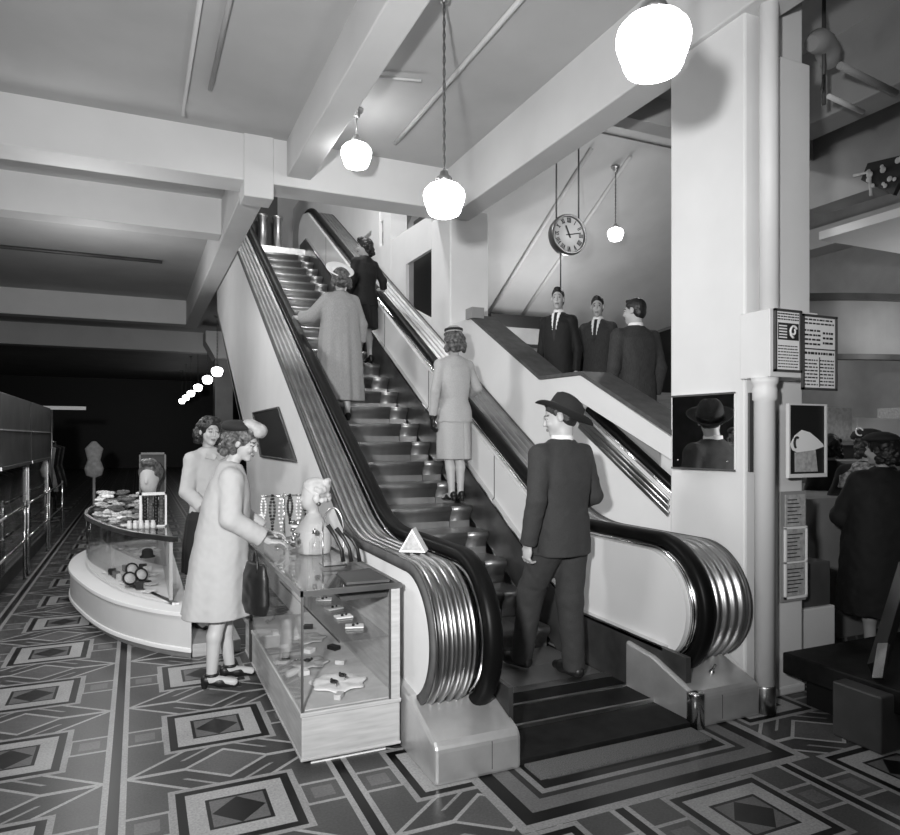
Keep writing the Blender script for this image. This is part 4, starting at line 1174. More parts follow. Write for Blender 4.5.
t, a, b, c, d, y = card(3.63, 3.93, 1.93, 2.385, 2.944, 'right printed directory card hanging lower than the other', [(.08, .92, .86, .96, 2, .010), (.08, .55, .58, .82, 4, .012), (.6, .92, .6, .80, 3, .014), (.08, .92, .46, .52, 1, .016), (.06, .44, .05, .42, 8, .009), (.52, .92, .05, .42, 8, .009)])
m = MB(); m.box(a + .01, b - .01, y - .0115, y - .0095, c + .245, c + .252); m.box((a + b) / 2 - .004, (a + b) / 2 + .002, y - .0115, y - .0095, c + .02, c + .2); ob('rule_lines', m, 'ink', t)
# mirror on the aisle side of the column
t = thing('column_mirror', 'square mirror on the left face of the tall column', 'mirror', (3.40, 3.48, 1.43))
def tilted(x, y0, y1, z0, z1, dx, th):
    """a slab on a face x=const, its near edge standing out by dx"""
    return [(x - dx, y0), (x - dx - th, y0), (x - th, y1), (x, y1)]
MD = .062
def mslab(n0, f0, th, y0, y1, z0, z1):
    g = lambda y: WX - .008 - MD * (y - 3.235) / .5
    return [(g(y0) - n0, y0), (g(y1) - n0, y1), (g(y1) - n0 - th, y1), (g(y0) - n0 - th, y0)]
m = MB(); m.prism([(WX - .008, 3.235), (WX - .008 - MD, 3.735), (WX - .001, 3.735), (WX - .001, 3.235)], 'z', 1.43, 1.93); ob('backing', m, 'white_paint', t)
m = MB(); m.prism(mslab(.001, 0, .004, 3.243, 3.727, 0, 0), 'z', 1.438, 1.922); ob('silvered_glass', m, 'mirror', t)
for z in (1.43, 1.918):
    m = MB(); m.prism(mslab(.0, 0, .008, 3.235, 3.735, 0, 0), 'z', z, z + .012); ob('edge_strip', m, 'dark_coping', t)
for y, z in ((3.29, 1.49), (3.68, 1.49)):
    m = MB(); m.ball((WX - .012 - MD * (y - 3.235) / .5, y, z), .007, 8, 6); ob('mirror_clip', m, 'chrome', t)
m = MB(); m.box(3.445, 3.475, 3.155, 3.17, 1.43, 1.92); tag(ob('narrow_mirror', m, 'dim_mirror'), 'narrow dark mirror strip between the column corner and the pipe', 'mirror')
t = thing('framed_panel', 'dark panel with flat pale and grey shapes in a white frame on the column', 'picture', (3.81, 3.13, 1.42))  # flat pale and grey shapes on a black ground
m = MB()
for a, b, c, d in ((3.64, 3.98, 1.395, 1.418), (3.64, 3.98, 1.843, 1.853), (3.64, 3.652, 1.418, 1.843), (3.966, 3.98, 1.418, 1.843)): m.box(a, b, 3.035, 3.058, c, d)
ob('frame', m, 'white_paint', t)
m = MB(); m.box(3.65, 3.97, 3.045, 3.058, 1.41, 1.85); ob('ground', m, 'black_paint_and_shade', t)
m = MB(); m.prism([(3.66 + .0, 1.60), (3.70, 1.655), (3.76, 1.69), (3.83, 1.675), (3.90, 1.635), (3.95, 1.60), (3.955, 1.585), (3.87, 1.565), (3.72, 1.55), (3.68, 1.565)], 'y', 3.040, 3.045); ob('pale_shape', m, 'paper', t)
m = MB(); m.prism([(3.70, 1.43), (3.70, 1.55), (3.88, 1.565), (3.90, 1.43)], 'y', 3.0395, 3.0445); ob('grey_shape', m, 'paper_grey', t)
m = MB(); m.tube([(3.70 + .022 * math.cos(q) + .01, 3.036, 1.61 + .035 * math.sin(q)) for q in [R(60 + i * 18) for i in range(11)]], .007, 6); ob('loop_mark', m, 'ink', t)
t = thing('notice_rack', 'three small printed notices in a strip low on the column', 'notice', (3.8, 3.12, .62))
m = MB(); m.box(3.70, 3.925, 3.145, 3.157, .60, 1.30); ob('backing_board', m, 'grey_paint_and_shade', t)
for z0, z1 in ((1.08, 1.28), (.86, 1.06), (.64, .84)):
    m = MB(); m.box(3.735, 3.91, 3.138, 3.146, z0, z1); s_ = ob('notice_sheet', m, 'paper_grey', t)
    m = MB()
    for i in range(7): m.box(3.75, 3.75 + random.uniform(.08, .145), 3.1355, 3.1385, z0 + .02 + i * .024, z0 + .026 + i * .024)
    o = ob('notice_lettering', m, 'ink', None); o.parent = s_; o.location = -wloc(s_)
m = MB()
for a, b, c, d in ((3.725, 3.92, .62, .635), (3.725, 3.92, 1.062, 1.077), (3.725, 3.735, .62, 1.07), (3.912, 3.922, .62, 1.07), (3.725, 3.92, .845, .855)): m.box(a, b, 3.13, 3.146, c, d)
ob('white_frame', m, 'paper', t)

# ------------------------------------------------------------------ right foreground: platform and cartons
t = thing('display_platform', 'low grey display platform at the right edge beside the column', 'platform', (4.6, 2.2, 0))
m = MB(); m.box(3.60, 6.2, .9, 3.05, .20, .33); ob('deck', m, 'plate_black', t, .01)
m = MB(); m.box(3.5, 3.9, 2.36, 2.64, 0, .30); ob('pedestal', m, 'dark_paint', t, .01)
m = MB(); m.box(3.75, 6.2, .95, 3.0, 0, .2); ob('toe_recess', m, 'black_paint_and_shade', t)
m = MB(); m.box(3.95, 4.34, 3.25, 3.62, 0, .50); tag(ob('carton', m, 'white_paint', None, .008), 'white carton standing against the foot of the column', 'box')
m = MB(); m.box(3.96, 4.32, 3.27, 3.60, .502, .80); tag(ob('carton', m, 'dark_paint', None, .008), 'dark carton on top of the white carton', 'box')
t = thing('easel_strut', 'slanting black strut with a bright metal foot on the platform', 'stand', (3.6, 2.42, .3))
m = MB(); m.obox((4.05, 2.66, .62), (.80, .33, .5), (0, 1, -.6), (-.5, 0, .8), .46, .05, .035); ob('strut', m, 'black_paint_and_shade', t)
m = MB(); m.obox((3.66, 2.47, .435), (.35, .14, .5), (0, 1, -.3), (-.5, 0, .35), .10, .03, .012); ob('metal_foot', m, 'chrome', t)
# shelves of goods behind the shoppers
t = thing('display_shelf', 'pale display shelf behind the shoppers at the right', 'shelf', (8.4, 6.2, 0))
m = MB(); m.box(7.2, 10.4, 5.95, 6.5, 0, 1.55); ob('cabinet_body', m, 'dark_paint', t)
m = MB(); m.box(7.15, 10.45, 5.9, 6.55, 1.55, 1.6); ob('shelf_top', m, 'wood_pale', t)
bxs = [(7.25, .45, .22, 'white_paint', 'small white box on the pale shelf'), (7.8, .5, .42, 'satin', 'tall patterned box on the pale shelf'), (8.4, .9, .30, 'paper', 'wide white box on the pale shelf'), (9.4, .7, .45, 'paper_grey', 'grey box at the end of the pale shelf')]
for x, w_, h_, mt, l in bxs:
    m = MB(); m.box(x, x + w_, 5.98, 6.4, 1.602, 1.6 + h_); tag(ob('goods_box', m, mt, None, .006), l, 'box', 'boxes on the pale shelf')
t = thing('hat_rack', 'rack of pale hats beside the column behind the shoppers', 'rack', (6.2, 5.6, 0))
m = MB(); m.tube([(6.2, 5.6, 0), (6.2, 5.6, 1.95)], .02, 10); m.tube([(5.9, 5.6, 1.9), (6.72, 5.6, 1.9)], .015, 8); ob('stand', m, 'steel', t)
m = MB(); m.lathe([(.001, 0), (.18, .0), (.2, .015), (.05, .03)], (6.2, 5.6, 0), 20); ob('foot', m, 'steel', t)
for i, (x, z) in enumerate(((5.98, 1.75), (6.37, 1.74), (6.68, 1.7))):
    m = MB(); m.lathe([(.13, 0), (.135, .008), (.085, .02), (.08, .09), (.05, .11), (.001, .112)], (x, 5.55, z), 20); tag(ob('display_hat', m, 'garment_pale'), ('leftmost', 'middle', 'rightmost')[i] + ' pale hat on the hat rack', 'hat', 'hats on the rack')
t = thing('wall_ornament', 'black and white scrolled ornament on the beam at upper right', 'ornament', (6.55, 4.4, 4.15))
m = MB(); m.prism([(4.1, 4.28), (4.55, 4.34), (4.62, 4.2), (4.3, 3.95)], 'x', 6.54, 6.598); ob('back_plate', m, 'black_paint_and_shade', t)
rgo = random.Random(5)
m = MB()
for i in range(16): m.ball((6.52, 4.12 + rgo.uniform(0, .42), 4.05 + rgo.uniform(0, .22)), rgo.uniform(.018, .035), 8, 5, (.5, 1, 1))
m.tube([(6.52, 4.68, 4.26), (6.52, 4.52, 4.24), (6.52, 4.50, 4.0)], .016, 6); ob('pale_leaves', m, 'garment_pale', t)

# ------------------------------------------------------------------ landing behind the men
t = thing('landing_counter', 'grey counter on the landing left of the men', 'counter', (5.3, 9.3, 1.38))
m = MB(); m.box(4.95, 5.65, 9.0, 9.6, 1.382, 3.0); ob('counter_body', m, 'grey_paint_and_shade', t, .01)
m = MB(); m.box(4.92, 5.68, 8.97, 9.63, 3.0, 3.04); ob('counter_top', m, 'dark_paint', t)
m = MB(); m.box(6.0, 7.3, 11.4, 12.0, 1.382, 3.72); tag(ob('pale_cupboard', m, 'grey_paint_and_shade', None, .01), 'pale cupboard under the foot of the soffit', 'cupboard')
m = MB(); m.box(5.95, 7.3, 11.42, 11.95, 3.722, 3.96); tag(ob('dark_chest', m, 'black_paint_and_shade', None, .01), 'black chest lying on top of the pale cupboard', 'box')
t = thing('dark_cabinet', 'dark open cabinet beside the man in pinstripes', 'cabinet', (7.2, 8.2, 1.38))
m = MB(); m.prism([(6.5, 1.382), (6.5, 3.0), (8.8, 3.75), (8.8, 1.382)], 'y', 8.4, 8.9); ob('cabinet_body', m, 'black_paint_and_shade', t)
for z in (1.5, 1.95):
    m = MB(); m.box(6.55, 8.6, 8.3, 8.42, z, z + .38); d_ = ob('drawer', m, 'wood_pale', t, .006)
    m = MB(); m.box(7.0, 7.2, 8.27, 8.30, z + .17, z + .2); o = ob('drawer_pull', m, 'steel', None); o.parent = d_; o.location = -wloc(d_)
# stand at the escalator head
t = thing('ash_stand', 'pair of metal posts standing at the head of the escalator', 'stand', (2.4, 14.15, FL2))
for x in (2.26, 2.56):
    m = MB(); m.lathe([(.14, FL2 + .002), (.14, FL2 + .06), (.09, FL2 + .1), (.085, FL2 + .8), (.11, FL2 + .84), (.11, FL2 + .88), (.001, FL2 + .88)], (x, 14.15, 0), 20); ob('post', m, 'steel', t)

# ------------------------------------------------------------------ glass in the side of the escalator casing, and the sign on its deck
t = thing('casing_window', 'dark slanted window in the white side of the escalator', 'window', (1.31, 7.6, 1.4))
wq = [(8.9, 1.95), (7.19, 1.95), (6.32, 1.43), (8.3, 1.43)]
m = MB(); m.prism(wq, 'x', 1.306, 1.318); ob('dark_glass', m, 'dim_mirror', t)
m = MB()
for i in range(4):
    p, q = wq[i], wq[(i + 1) % 4]; m.tube([(1.305, p[0], p[1]), (1.305, q[0], q[1])], .012, 6)
ob('window_edge', m, 'dark_paint', t)
t = thing('triangular_sign', 'small white triangular block standing on the left escalator deck', 'sign', (1.44, 3.72, .99), R(58))
m = MB(); m.prism([(-.078, 0), (.078, 0), (0, .135)], 'x', -.045, .065); ob('block', m, 'paper', t, .004, world=False)
m = MB(); m.prism([(-.062, .012), (.062, .012), (0, .118)], 'x', -.0475, -.0452); ob('face', m, 'paper_grey', t, world=False)

# ------------------------------------------------------------------ glass showcase at the foot of the escalator
SX0, SX1, SY0, SY1 = .735, 1.25, 3.42, 5.38
t = thing('showcase', 'long glass showcase with a pale wooden base beside the escalator', 'showcase', (1.0, 4.4, 0))
m = MB(); m.box(SX0 + .06, SX1 - .06, SY0 + .06, SY1 - .06, 0, .05); ob('foot', m, 'paper', t)
m = MB(); m.box(SX0, SX1, SY0, SY1, .045, .265); ob('base', m, 'wood_pale', t, .008)
m = MB(); m.box(SX0 - .008, SX1 + .005, SY0 - .008, SY1, .262, .285); ob('sill_rail', m, 'wood_pale', t, .005)
m = MB(); m.box(SX0 - .006, SX1 + .003, SY0 - .006, SY1, .045, .06); ob('base_moulding', m, 'wood_pale', t, .004)
m = MB(); m.box(SX0 + .02, SX1 - .02, SY0 + .02, SY1 - .02, .285, .291); ob('floor_lining', m, 'case_lining', t)
for y in (SY0, SY1 - .04):
    m = MB(); m.box(SX1 - .05, SX1, y, y + .04, .28, .865); ob('corner_post', m, 'wood_pale', t, .004)
m = MB(); m.box(SX1 - .022, SX1 - .006, SY0 + .04, SY1 - .04, .29, .86); ob('rear_door', m, 'wood_pale', t)
m = MB(); m.box(SX0 + .003, SX1 - .05, SY0 + .002, SY0 + .008, .285, .862); ob('front_glass', m, 'glass', t)
m = MB(); m.box(SX0 + .002, SX0 + .008, SY0 + .008, SY1 - .002, .285, .862); ob('side_glass', m, 'glass', t)
m = MB(); m.box(SX0, SX1, SY0, SY1, .864, .874); ob('top_glass', m, 'glass', t)
m = MB()
m.box(SX0 - .008, SX1 + .005, SY0 - .009, SY0 + .006, .858, .885); m.box(SX0 - .009, SX0 + .006, SY0 - .009, SY1, .858, .885)
m.box(SX1 - .02, SX1 + .005, SY0, SY1, .858, .885); m.box(SX0, SX1, SY1 - .015, SY1, .858, .885); ob('top_rim', m, 'steel', t)
m = MB(); m.box(SX0 - .002, SX0 + .009, SY0 - .002, SY0 + .009, .285, .858); ob('glass_corner_strip', m, 'dark_paint', t)
m = MB(); m.box(SX1 - .06, SX1 - .05, SY0, SY0 + .01, .285, .858); ob('glass_corner_strip', m, 'dark_paint', t)
m = MB(); m.box(SX1 - .30, SX1 - .03, SY0 + .1, SY1 - .2, .58, .586); ob('glass_shelf', m, 'glass', t)
m = MB(); m.box(SX1 - .30, SX1 - .296, SY0 + .1, SY1 - .2, .578, .588); ob('shelf_edge', m, 'dark_paint', t)
m = MB(); m.prism([(SX1 - .33, .86), (SX1 - .03, .86), (SX1 - .03, .79), (SX1 - .28, .79)], 'y', SY0 + .12, SY0 + .5); ob('light_trough', m, 'dark_paint', t)
m = MB(); m.box(SX0 - .012, SX0 + .004, 5.05, 5.11, .06, .60); ob('side_handle', m, 'black_paint_and_shade', t)
# goods in the showcase
rg = random.Random(3)
def doily(x, y, z, r, label, grp, m_='paper'):
    m = MB(); ph = rg.uniform(0, 6)
    def wp(p, a):
        p = p.copy(); f_ = 1 + .10 * math.sin(7 * a + ph) * (math.hypot(p.x, p.y) / r); p.x *= f_; p.y *= f_; p.z += .002 + .004 * math.sin(5 * a + ph) * .5 + .001 * math.sin(5 * a + ph) * (math.hypot(p.x, p.y) / r); return p
    m.lathe([(.001, .006), (r * .35, .012), (r * .7, .010), (r * .95, .012), (r, .006), (r * .9, .003)], (x, y, z), 42, 1, 1, wp)
    return tag(ob('lace_collar', m, m_), label, 'collar', grp)
doily(1.0, 3.72, .295, .15, 'large white lace collar at the front of the showcase', 'collars in the showcase')
doily(.93, 4.12, .295, .11, 'grey lace collar in the middle of the showcase floor', 'collars in the showcase', 'satin')
doily(1.03, 4.62, .295, .12, 'pale lace collar at the back of the showcase floor', 'collars in the showcase', 'satin')
def brooch(x, y, z, label):
    t = thing('brooch', label, 'brooch', (x, y, z), rg.uniform(0, 3), 'brooches in the showcase')
    m = MB(); m.lathe([(.001, 0), (.02, .0), (.022, .006), (.012, .012), (.001, .013)], n=14); m.ball((.026, 0, .007), .008, 8, 6); ob('setting', m, 'leather', t, world=False)
    m = MB(); m.tube([(-.02, 0, .008), (-.06, .012, .012), (-.07, .03, .006)], .005, 6); ob('pin', m, 'chrome', t, world=False)
brooch(.97, 3.70, .315, 'dark brooch lying on the large white collar'); brooch(1.04, 3.78, .315, 'second dark brooch lying on the large white collar')
brooch(.92, 4.12, .315, 'dark brooch on the grey collar')
spots = [(.86, 3.95, .05, .035), (.83, 4.3, .06, .04), (1.1, 4.05, .045, .03), (.98, 4.35, .05, .05), (1.14, 4.35, .06, .04), (.85, 4.52, .05, .035), (.86, 4.85, .06, .035), (1.1, 4.9, .05, .04), (.95, 3.52, .05, .03)]
for i, (x, y, a, b_) in enumerate(spots):
    m = MB(); c_, s_ = math.cos(i * 1.3), math.sin(i * 1.3); m.obox((x, y, .291 + .014), (c_, s_, 0), (-s_, c_, 0), (0, 0, 1), a / 1.6, b_ / 1.6, .013)
    tag(ob('jewellery_box', m, ('paper', 'leather', 'satin')[i % 3], None, .003), ('white', 'black', 'satin')[i % 3] + ' jewellery box on the showcase floor, ' + ('left of the front collar', 'left of the grey collar', 'near the rear door', 'between two collars', 'by the rear door beyond the shelf edge', 'by the left glass', 'far by the left glass', 'far by the rear door', 'nearest the front glass')[i], 'box', 'jewellery boxes in the showcase')
for i, (y, k) in enumerate(((3.75, 0), (3.98, 1), (4.2, 2), (4.45, 0), (4.7, 1))):
    m = MB(); m.obox((1.10, y, .589 + .004), (1, .3 * (k - 1), 0), (-.3 * (k - 1), 1, 0), (0, 0, 1), .05, .035, .004)
    t2 = thing('brooch_card', 'white card of pins on the glass shelf, ' + ('first', 'second', 'third', 'fourth', 'fifth')[i] + ' from the front', 'card', (1.10, y, .589), 0, 'cards on the glass shelf')
    ob('card', m, 'paper', t2)
    m = MB(); m.ball((1.09, y - .01, .602), .009, 8, 6); m.ball((1.12, y + .01, .601), .007, 8, 6); ob('pin_heads', m, 'leather', t2)
# ---- on top of the showcase
TZ = .885
t = thing('bust_form', 'pale plaster child bust wearing an earring on the showcase', 'mannequin', (1.07, 4.62, TZ - .01), R(100))
v = Vol((-.2, -.16, -.02), (.2, .16, .56), .0065)
v.loft([(0, 0, 0, .12, .105), (.06, 0, 0, .13, .115), (.15, 0, 0, .135, .11), (.20, 0, 0, .10, .08), (.25, 0, 0, .045, .045)], .03)
v.rc((0, -.01, .22), (0, .005, .31), .038, .036, .03)
v.ell((0, -.005, .40), (.066, .085, .078)); v.ell((0, .03, .35), (.052, .055, .068)); v.rc((0, .07, .385), (0, .088, .355), .006, .009, .01)
for sg in (-1, 1): v.cut_ell((sg * .028, .088, .378), (.014, .012, .008), .008); v.ell((sg * .068, -.005, .365), (.009, .018, .026), .006)
v.ell((0, -.02, .43), (.073, .088, .065), .012)
v.clip((0, 0, 0), (0, 0, -1)); o = link_mesh('bust', v.mesh('bust'), 'plaster_flesh', t)
v = Vol((-.15, -.17, .22), (.15, .15, .56), .0065); v.ell((0, -.02, .425), (.080, .096, .078)); rgb = random.Random(4)
for i in range(40):
    q = rgb.uniform(R(150), R(390)); v.ell((.078 * math.cos(q), -.015 + .088 * math.sin(q), rgb.uniform(.34, .48)), (rgb.uniform(.014, .024),) * 3, .006)
v.cut_ell((0, .11, .365), (.075, .085, .075), .006); v.noise(.002, 110, 2); link_mesh('hair', v.mesh('hair'), 'garment_pale', t)
m = MB(); m.ball((.078, -.005, .33), .016, 10, 8); m.ball((-.078, -.005, .33), .016, 10, 8); ob('earrings', m, 'brass_dark', t, world=False)
t = thing('belt_stand', 'wire arch stand with dark belts on the front of the showcase', 'stand', (1.06, 4.06, TZ))
m = MB(); m.tube([(1.06 + .055 * math.cos(q), 4.06 - .03 * math.cos(q), TZ + .20 + .14 * math.sin(q)) for q in [R(180 - 12 * i) for i in range(16)]], .005, 8)
m.tube([(1.005, 4.09, TZ + .2), (1.005, 4.09, TZ)], .005, 8); m.tube([(1.115, 4.03, TZ + .2), (1.115, 4.03, TZ)], .005, 8); ob('wire_arch', m, 'steel', t)
m = MB(); m.box(.99, 1.13, 4.0, 4.12, TZ, TZ + .008); ob('stand_foot', m, 'chrome', t)
for i in range(3):
    m = MB(); m.tube([(1.025 + .046 * i, 4.05 - .02 * i, TZ + .24 - .02 * i), (1.065 + .046 * i, 4.03 - .03 * i, TZ + .17 - .01 * i), (1.095 + .044 * i, 4.01 - .02 * i, TZ + .10), (1.105 + .044 * i, 4.00 - .02 * i, TZ + .025)], [.014, .011, .010, .014], 8)
    tag(ob('belt', m, 'leather'), ('leftmost', 'middle', 'rightmost')[i] + ' dark belt hanging on the wire arch stand', 'belt', 'belts on the arch stand')
t = thing('necklace_stand', 'chrome T stand hung with bead necklaces on the far showcase top', 'stand', (.96, 5.05, TZ))
m = MB(); m.tube([(.96, 5.05, TZ), (.96, 5.05, TZ + .36)], .008, 8); m.tube([(.80, 5.05, TZ + .34), (1.13, 5.05, TZ + .34)], .007, 8); ob('post_and_bar', m, 'chrome', t)
m = MB(); m.lathe([(.07, 0), (.07, .01), (.02, .02), (.008, .03)], (.96, 5.05, TZ), 20); ob('stand_foot', m, 'chrome', t)
for i in range(6):
    x = .81 + .062 * i; m = MB(); rr_ = .011 if i % 2 else .009
    L_ = .20 + .04 * (i % 3)
    for k in range(11):
        q = k / 10.0
        for s in (-1, 1): m.ball((x + s * .016 * math.sin(PI * min(q * 1.2, 1)) , 5.04 - .012, TZ + .345 - L_ * q), rr_, 7, 5)
    tag(ob('necklace', m, 'beads_dark' if i % 2 else 'beads_pale'), ('pale', 'dark')[i % 2] + ' bead necklace on the T stand, ' + ('first', 'second', 'third', 'fourth', 'fifth', 'sixth')[i] + ' along the bar', 'necklace', 'necklaces on the T stand')
for i in range(7):
    m = MB(); m.lathe([(.045, 0), (.055, .006), (.055, .018), (.045, .024), (.040, .012)], (1.02, 4.86, TZ + .026 * i), 22, closed=True)
    tag(ob('bracelet', m, 'beads_pale' if i % 2 else 'chrome'), 'bracelet in the stack beside the plaster bust', 'bracelet', 'stacked bracelets on the showcase')
for i, (x, y, r_) in enumerate(((.93, 4.52, .045), (.88, 4.32, .03), (1.02, 4.36, .035))):
    t = thing('scent_bottle', ('round clear', 'small clear', 'tall clear')[i] + ' scent bottle near the customer on the showcase', 'bottle', (x, y, TZ), 0, 'scent bottles on the showcase')
    m = MB(); m.lathe([(r_ * .8, 0), (r_, .02), (r_, .07 + .03 * (i == 2)), (r_ * .4, .10 + .03 * (i == 2)), (r_ * .4, .12 + .03 * (i == 2))], n=18); ob('flask', m, 'glass', t, world=False)
    m = MB(); m.lathe([(r_ * .45, .12 + .03 * (i == 2)), (r_ * .5, .14 + .03 * (i == 2)), (.001, .155 + .03 * (i == 2))], n=14); ob('stopper', m, 'chrome', t, world=False)
m = MB(); m.prism([(.99, 3.52), (1.22, 3.50), (1.22, 3.86), (1.02, 3.80)], 'z', TZ - .009, TZ + .004); tag(ob('dark_card', m, 'dark_paint'), 'dark square card lying on the front corner of the showcase', 'card')
t = thing('price_card', 'white price card standing upright beside the necklace stand', 'card', (.80, 5.2, TZ))
m = MB(); m.box(.765, .84, 5.198, 5.203, TZ, TZ + .20); ob('card', m, 'paper', t)
m = MB(); m.box(.80, .815, 5.1965, 5.198, TZ + .05, TZ + .07); ob('printed_mark', m, 'ink', t)
# customer's handbag
t = thing('handbag', 'black handbag hanging from the arm of the woman in white', 'handbag', (.655, 4.36, .58))
v = Vol((-.16, -.09, -.02), (.16, .09, .36), .008)
v.loft([(-.015, 0, 0, .11, .035), (.05, 0, 0, .14, .05), (.22, 0, 0, .13, .042), (.30, 0, 0, .10, .02)], .02); v.noise(.004, 40, 2)
o = link_mesh('bag_body', v.mesh('bag_body'), 'leather', t); o.rotation_euler = (0, 0, R(110))
m = MB(); m.tube([(.655, 4.36 + .07 * math.cos(q), .83 + .12 * math.sin(q)) for q in [R(180 * i / 14) for i in range(15)]], .008, 8); ob('handle', m, 'leather', t)

# ------------------------------------------------------------------ curved island counter
def crv(pts, n=8):
    out = []
    for i in range(len(pts) - 1):
        p0 = Vector(pts[max(i - 1, 0)]); p1 = Vector(pts[i]); p2 = Vector(pts[i + 1]); p3 = Vector(pts[min(i + 2, len(pts) - 1)])
        for k in range(n):
            u = k / n
            out.append(tuple(.5 * (2 * p1 + (p2 - p0) * u + (2 * p0 - 5 * p1 + 4 * p2 - p3) * u * u + (3 * p1 - p0 - 3 * p2 + p3) * u ** 3)))
    out.append(tuple(pts[-1])); return out
edge = crv([(.36, 5.47), (.087, 5.78), (-.20, 6.28), (-.43, 6.98), (-.62, 7.9), (-.60, 8.8), (-.35, 9.5), (.15, 9.75)])
def inset(pts, d):
    out = []
    for i in range(len(pts)):
        a = Vector(pts[max(i - 1, 0)]); b = Vector(pts[min(i + 1, len(pts) - 1)]); q = (b - a).normalized(); n = Vector((q.y, -q.x))
        p = Vector(pts[i]) + n * d; out.append((p.x, p.y))
    return out
def isle(d, z0, z1, m, name, par, bev=0, xr=.25):
    e = inset(edge, d); e = [(.36 if i == 0 else min(p[0], .359), p[1]) for i, p in enumerate(e)]
    mb = MB(); mb.prism(e + [(.36, e[-1][1])], 'z', z0, z1); return ob(name, mb, m, par, bev)
t = thing('island_counter', 'curved island counter with glass case and pale plinth behind the customer', 'counter', (-.1, 7.6, 0))
isle(.03, 0, .05, 'wood_mid', 'kick_strip', t); isle(-.012, .05, .085, 'paper', 'lower_moulding', t, .006)
isle(0, .085, .31, 'plinth_paint', 'plinth', t); isle(-.015, .31, .345, 'paper', 'upper_moulding', t, .006)
e2 = inset(edge, .14); e2 = [p for p in e2 if p[0] < .27]
def wall_strip(pts, z0, z1, th):
    mb = MB(); q = inset(pts, th); n = len(pts)
    for i in range(n - 1):
        a, b, c, d = pts[i], pts[i + 1], q[i + 1], q[i]
        mb.add([(p[0], p[1], z) for z in (z0, z1) for p in (a, b, c, d)], [(0, 1, 2, 3), (7, 6, 5, 4), (0, 4, 5, 1), (2, 6, 7, 3)], False)
    return mb
ob('case_glass', wall_strip(e2, .345, .84, .006), 'glass', t)
ob('case_top_rim', wall_strip(inset(e2, -.012), .835, .875, .03), 'steel', t)
mb = MB(); mb.prism(e2 + [(.25, e2[-1][1]), (.25, e2[0][1])], 'z', .845, .868); ob('case_top', mb, 'glass', t)
mb = MB(); e3 = inset(e2, .03); mb.prism(e3 + [(.24, e3[-1][1]), (.24, e3[0][1])], 'z', .346, .36); ob('case_floor', mb, 'paper', t)
mb = MB(); e4 = inset(e2, .16); e4 = [p for p in e4 if p[0] < .2]; mb.prism(e4 + [(.22, e4[-1][1]), (.22, e4[0][1])], 'z', .59, .597); ob('case_shelf', mb, 'glass', t)
mb = MB(); mb.box(.225, .25, 5.9, 9.4, .346, .84); ob('case_back', mb, 'plinth_paint', t)
mb = MB(); mb.box(.37, .72, 5.52, 6.5, 0, .1); tag(ob('threshold_step', mb, 'wood_pale', None, .006), 'low pale step behind the customer where the assistant stands', 'step')
mb = MB(); mb.box(.40, .71, 6.5, 6.56, 0, .80); tag(ob('counter_gate', mb, 'dark_paint'), 'dark panel closing the assistant stand at the back', 'panel')
ez = .366
def edge_x(pts, y):
    for p, q in zip(pts, pts[1:]):
        if p[1] <= y <= q[1]: return p[0] + (q[0] - p[0]) * (y - p[1]) / max(1e-6, q[1] - p[1])
    return pts[0][0] if y < pts[0][1] else pts[-1][0]
def slots(pts, y0, y1, step, r, xr=.215):
    out = []; y = y0
    while y < y1:
        x = edge_x(pts, y) + r * 1.15 + .012; x = max(x, edge_x(pts, y - r) + r * .75 + .012)
        while x + r * 1.12 < xr: out.append((x, y)); x += step
        y += step
    return out
FS = slots(e3, 6.12, 7.9, .150, .062); SS = slots(e4, 6.62, 8.2, .155, .064)
def compact(x, y, z, tilt, label):
    t = thing('compact', label, 'compact', (x, y, z), R(rg.uniform(-30, 30)), 'compacts in the island case')
    m = MB(); m.lathe([(.001, 0), (.055, 0), (.058, .008), (.052, .014), (.001, .014)], n=26); ob('base', m, 'leather', t, world=False)
    m = MB(); m.lathe([(.046, -.006), (.06, -.006), (.062, 0), (.06, .006), (.046, .006)], n=28, closed=True)
    A = Matrix.Rotation(R(tilt), 3, 'X'); off = Vector((0, .055, .065)); m.v = [tuple(A @ Vector(p) + off) for p in m.v]; ob('lid_rim', m, 'leather', t, world=False)
    m = MB(); m.lathe([(.001, -.003), (.047, -.003), (.047, .003), (.001, .003)], n=26); m.v = [tuple(A @ Vector(p) + off) for p in m.v]; ob('lid_glass', m, 'paper', t, world=False)
order = ('first', 'second', 'third', 'fourth', 'fifth', 'sixth', 'seventh')
kinds = ['collar', 'box', 'compact', 'collar', 'collar', 'compact', 'box', 'collar', 'box', 'compact', 'collar', 'box', 'collar', 'box', 'collar', 'box', 'box']
cnt = {'compact': 0, 'collar': 0, 'box': 0}
for (x, y), kd in zip(FS, kinds):
    i = cnt[kd]; cnt[kd] += 1
    if kd == 'compact': compact(x, y - .03, ez, 62 + 4 * i, 'open round compact in the island case, ' + order[i] + ' from the front')
    elif kd == 'collar': doily(x, y, ez, .060, ('white', 'satin')[i % 2] + ' folded collar on the island case floor, ' + order[i] + ' from the front', 'collars in the island case', ('paper', 'satin')[i % 2])
    else:
        m = MB(); m.obox((x, y, ez + .032), (math.cos(i), math.sin(i), 0), (-math.sin(i), math.cos(i), 0), (0, 0, 1), .032, .024, .03)
        tag(ob('trinket_box', m, ('leather', 'paper', 'wood_mid')[i % 3], None, .004), ('black', 'white', 'wooden')[i % 3] + ' trinket box in the island case, ' + order[i] + ' from the front', 'box', 'trinket boxes in the island case')
x, y = SS[0]
t = thing('display_hat', 'small black hat on the upper shelf of the island case', 'hat', (x, y, .600))
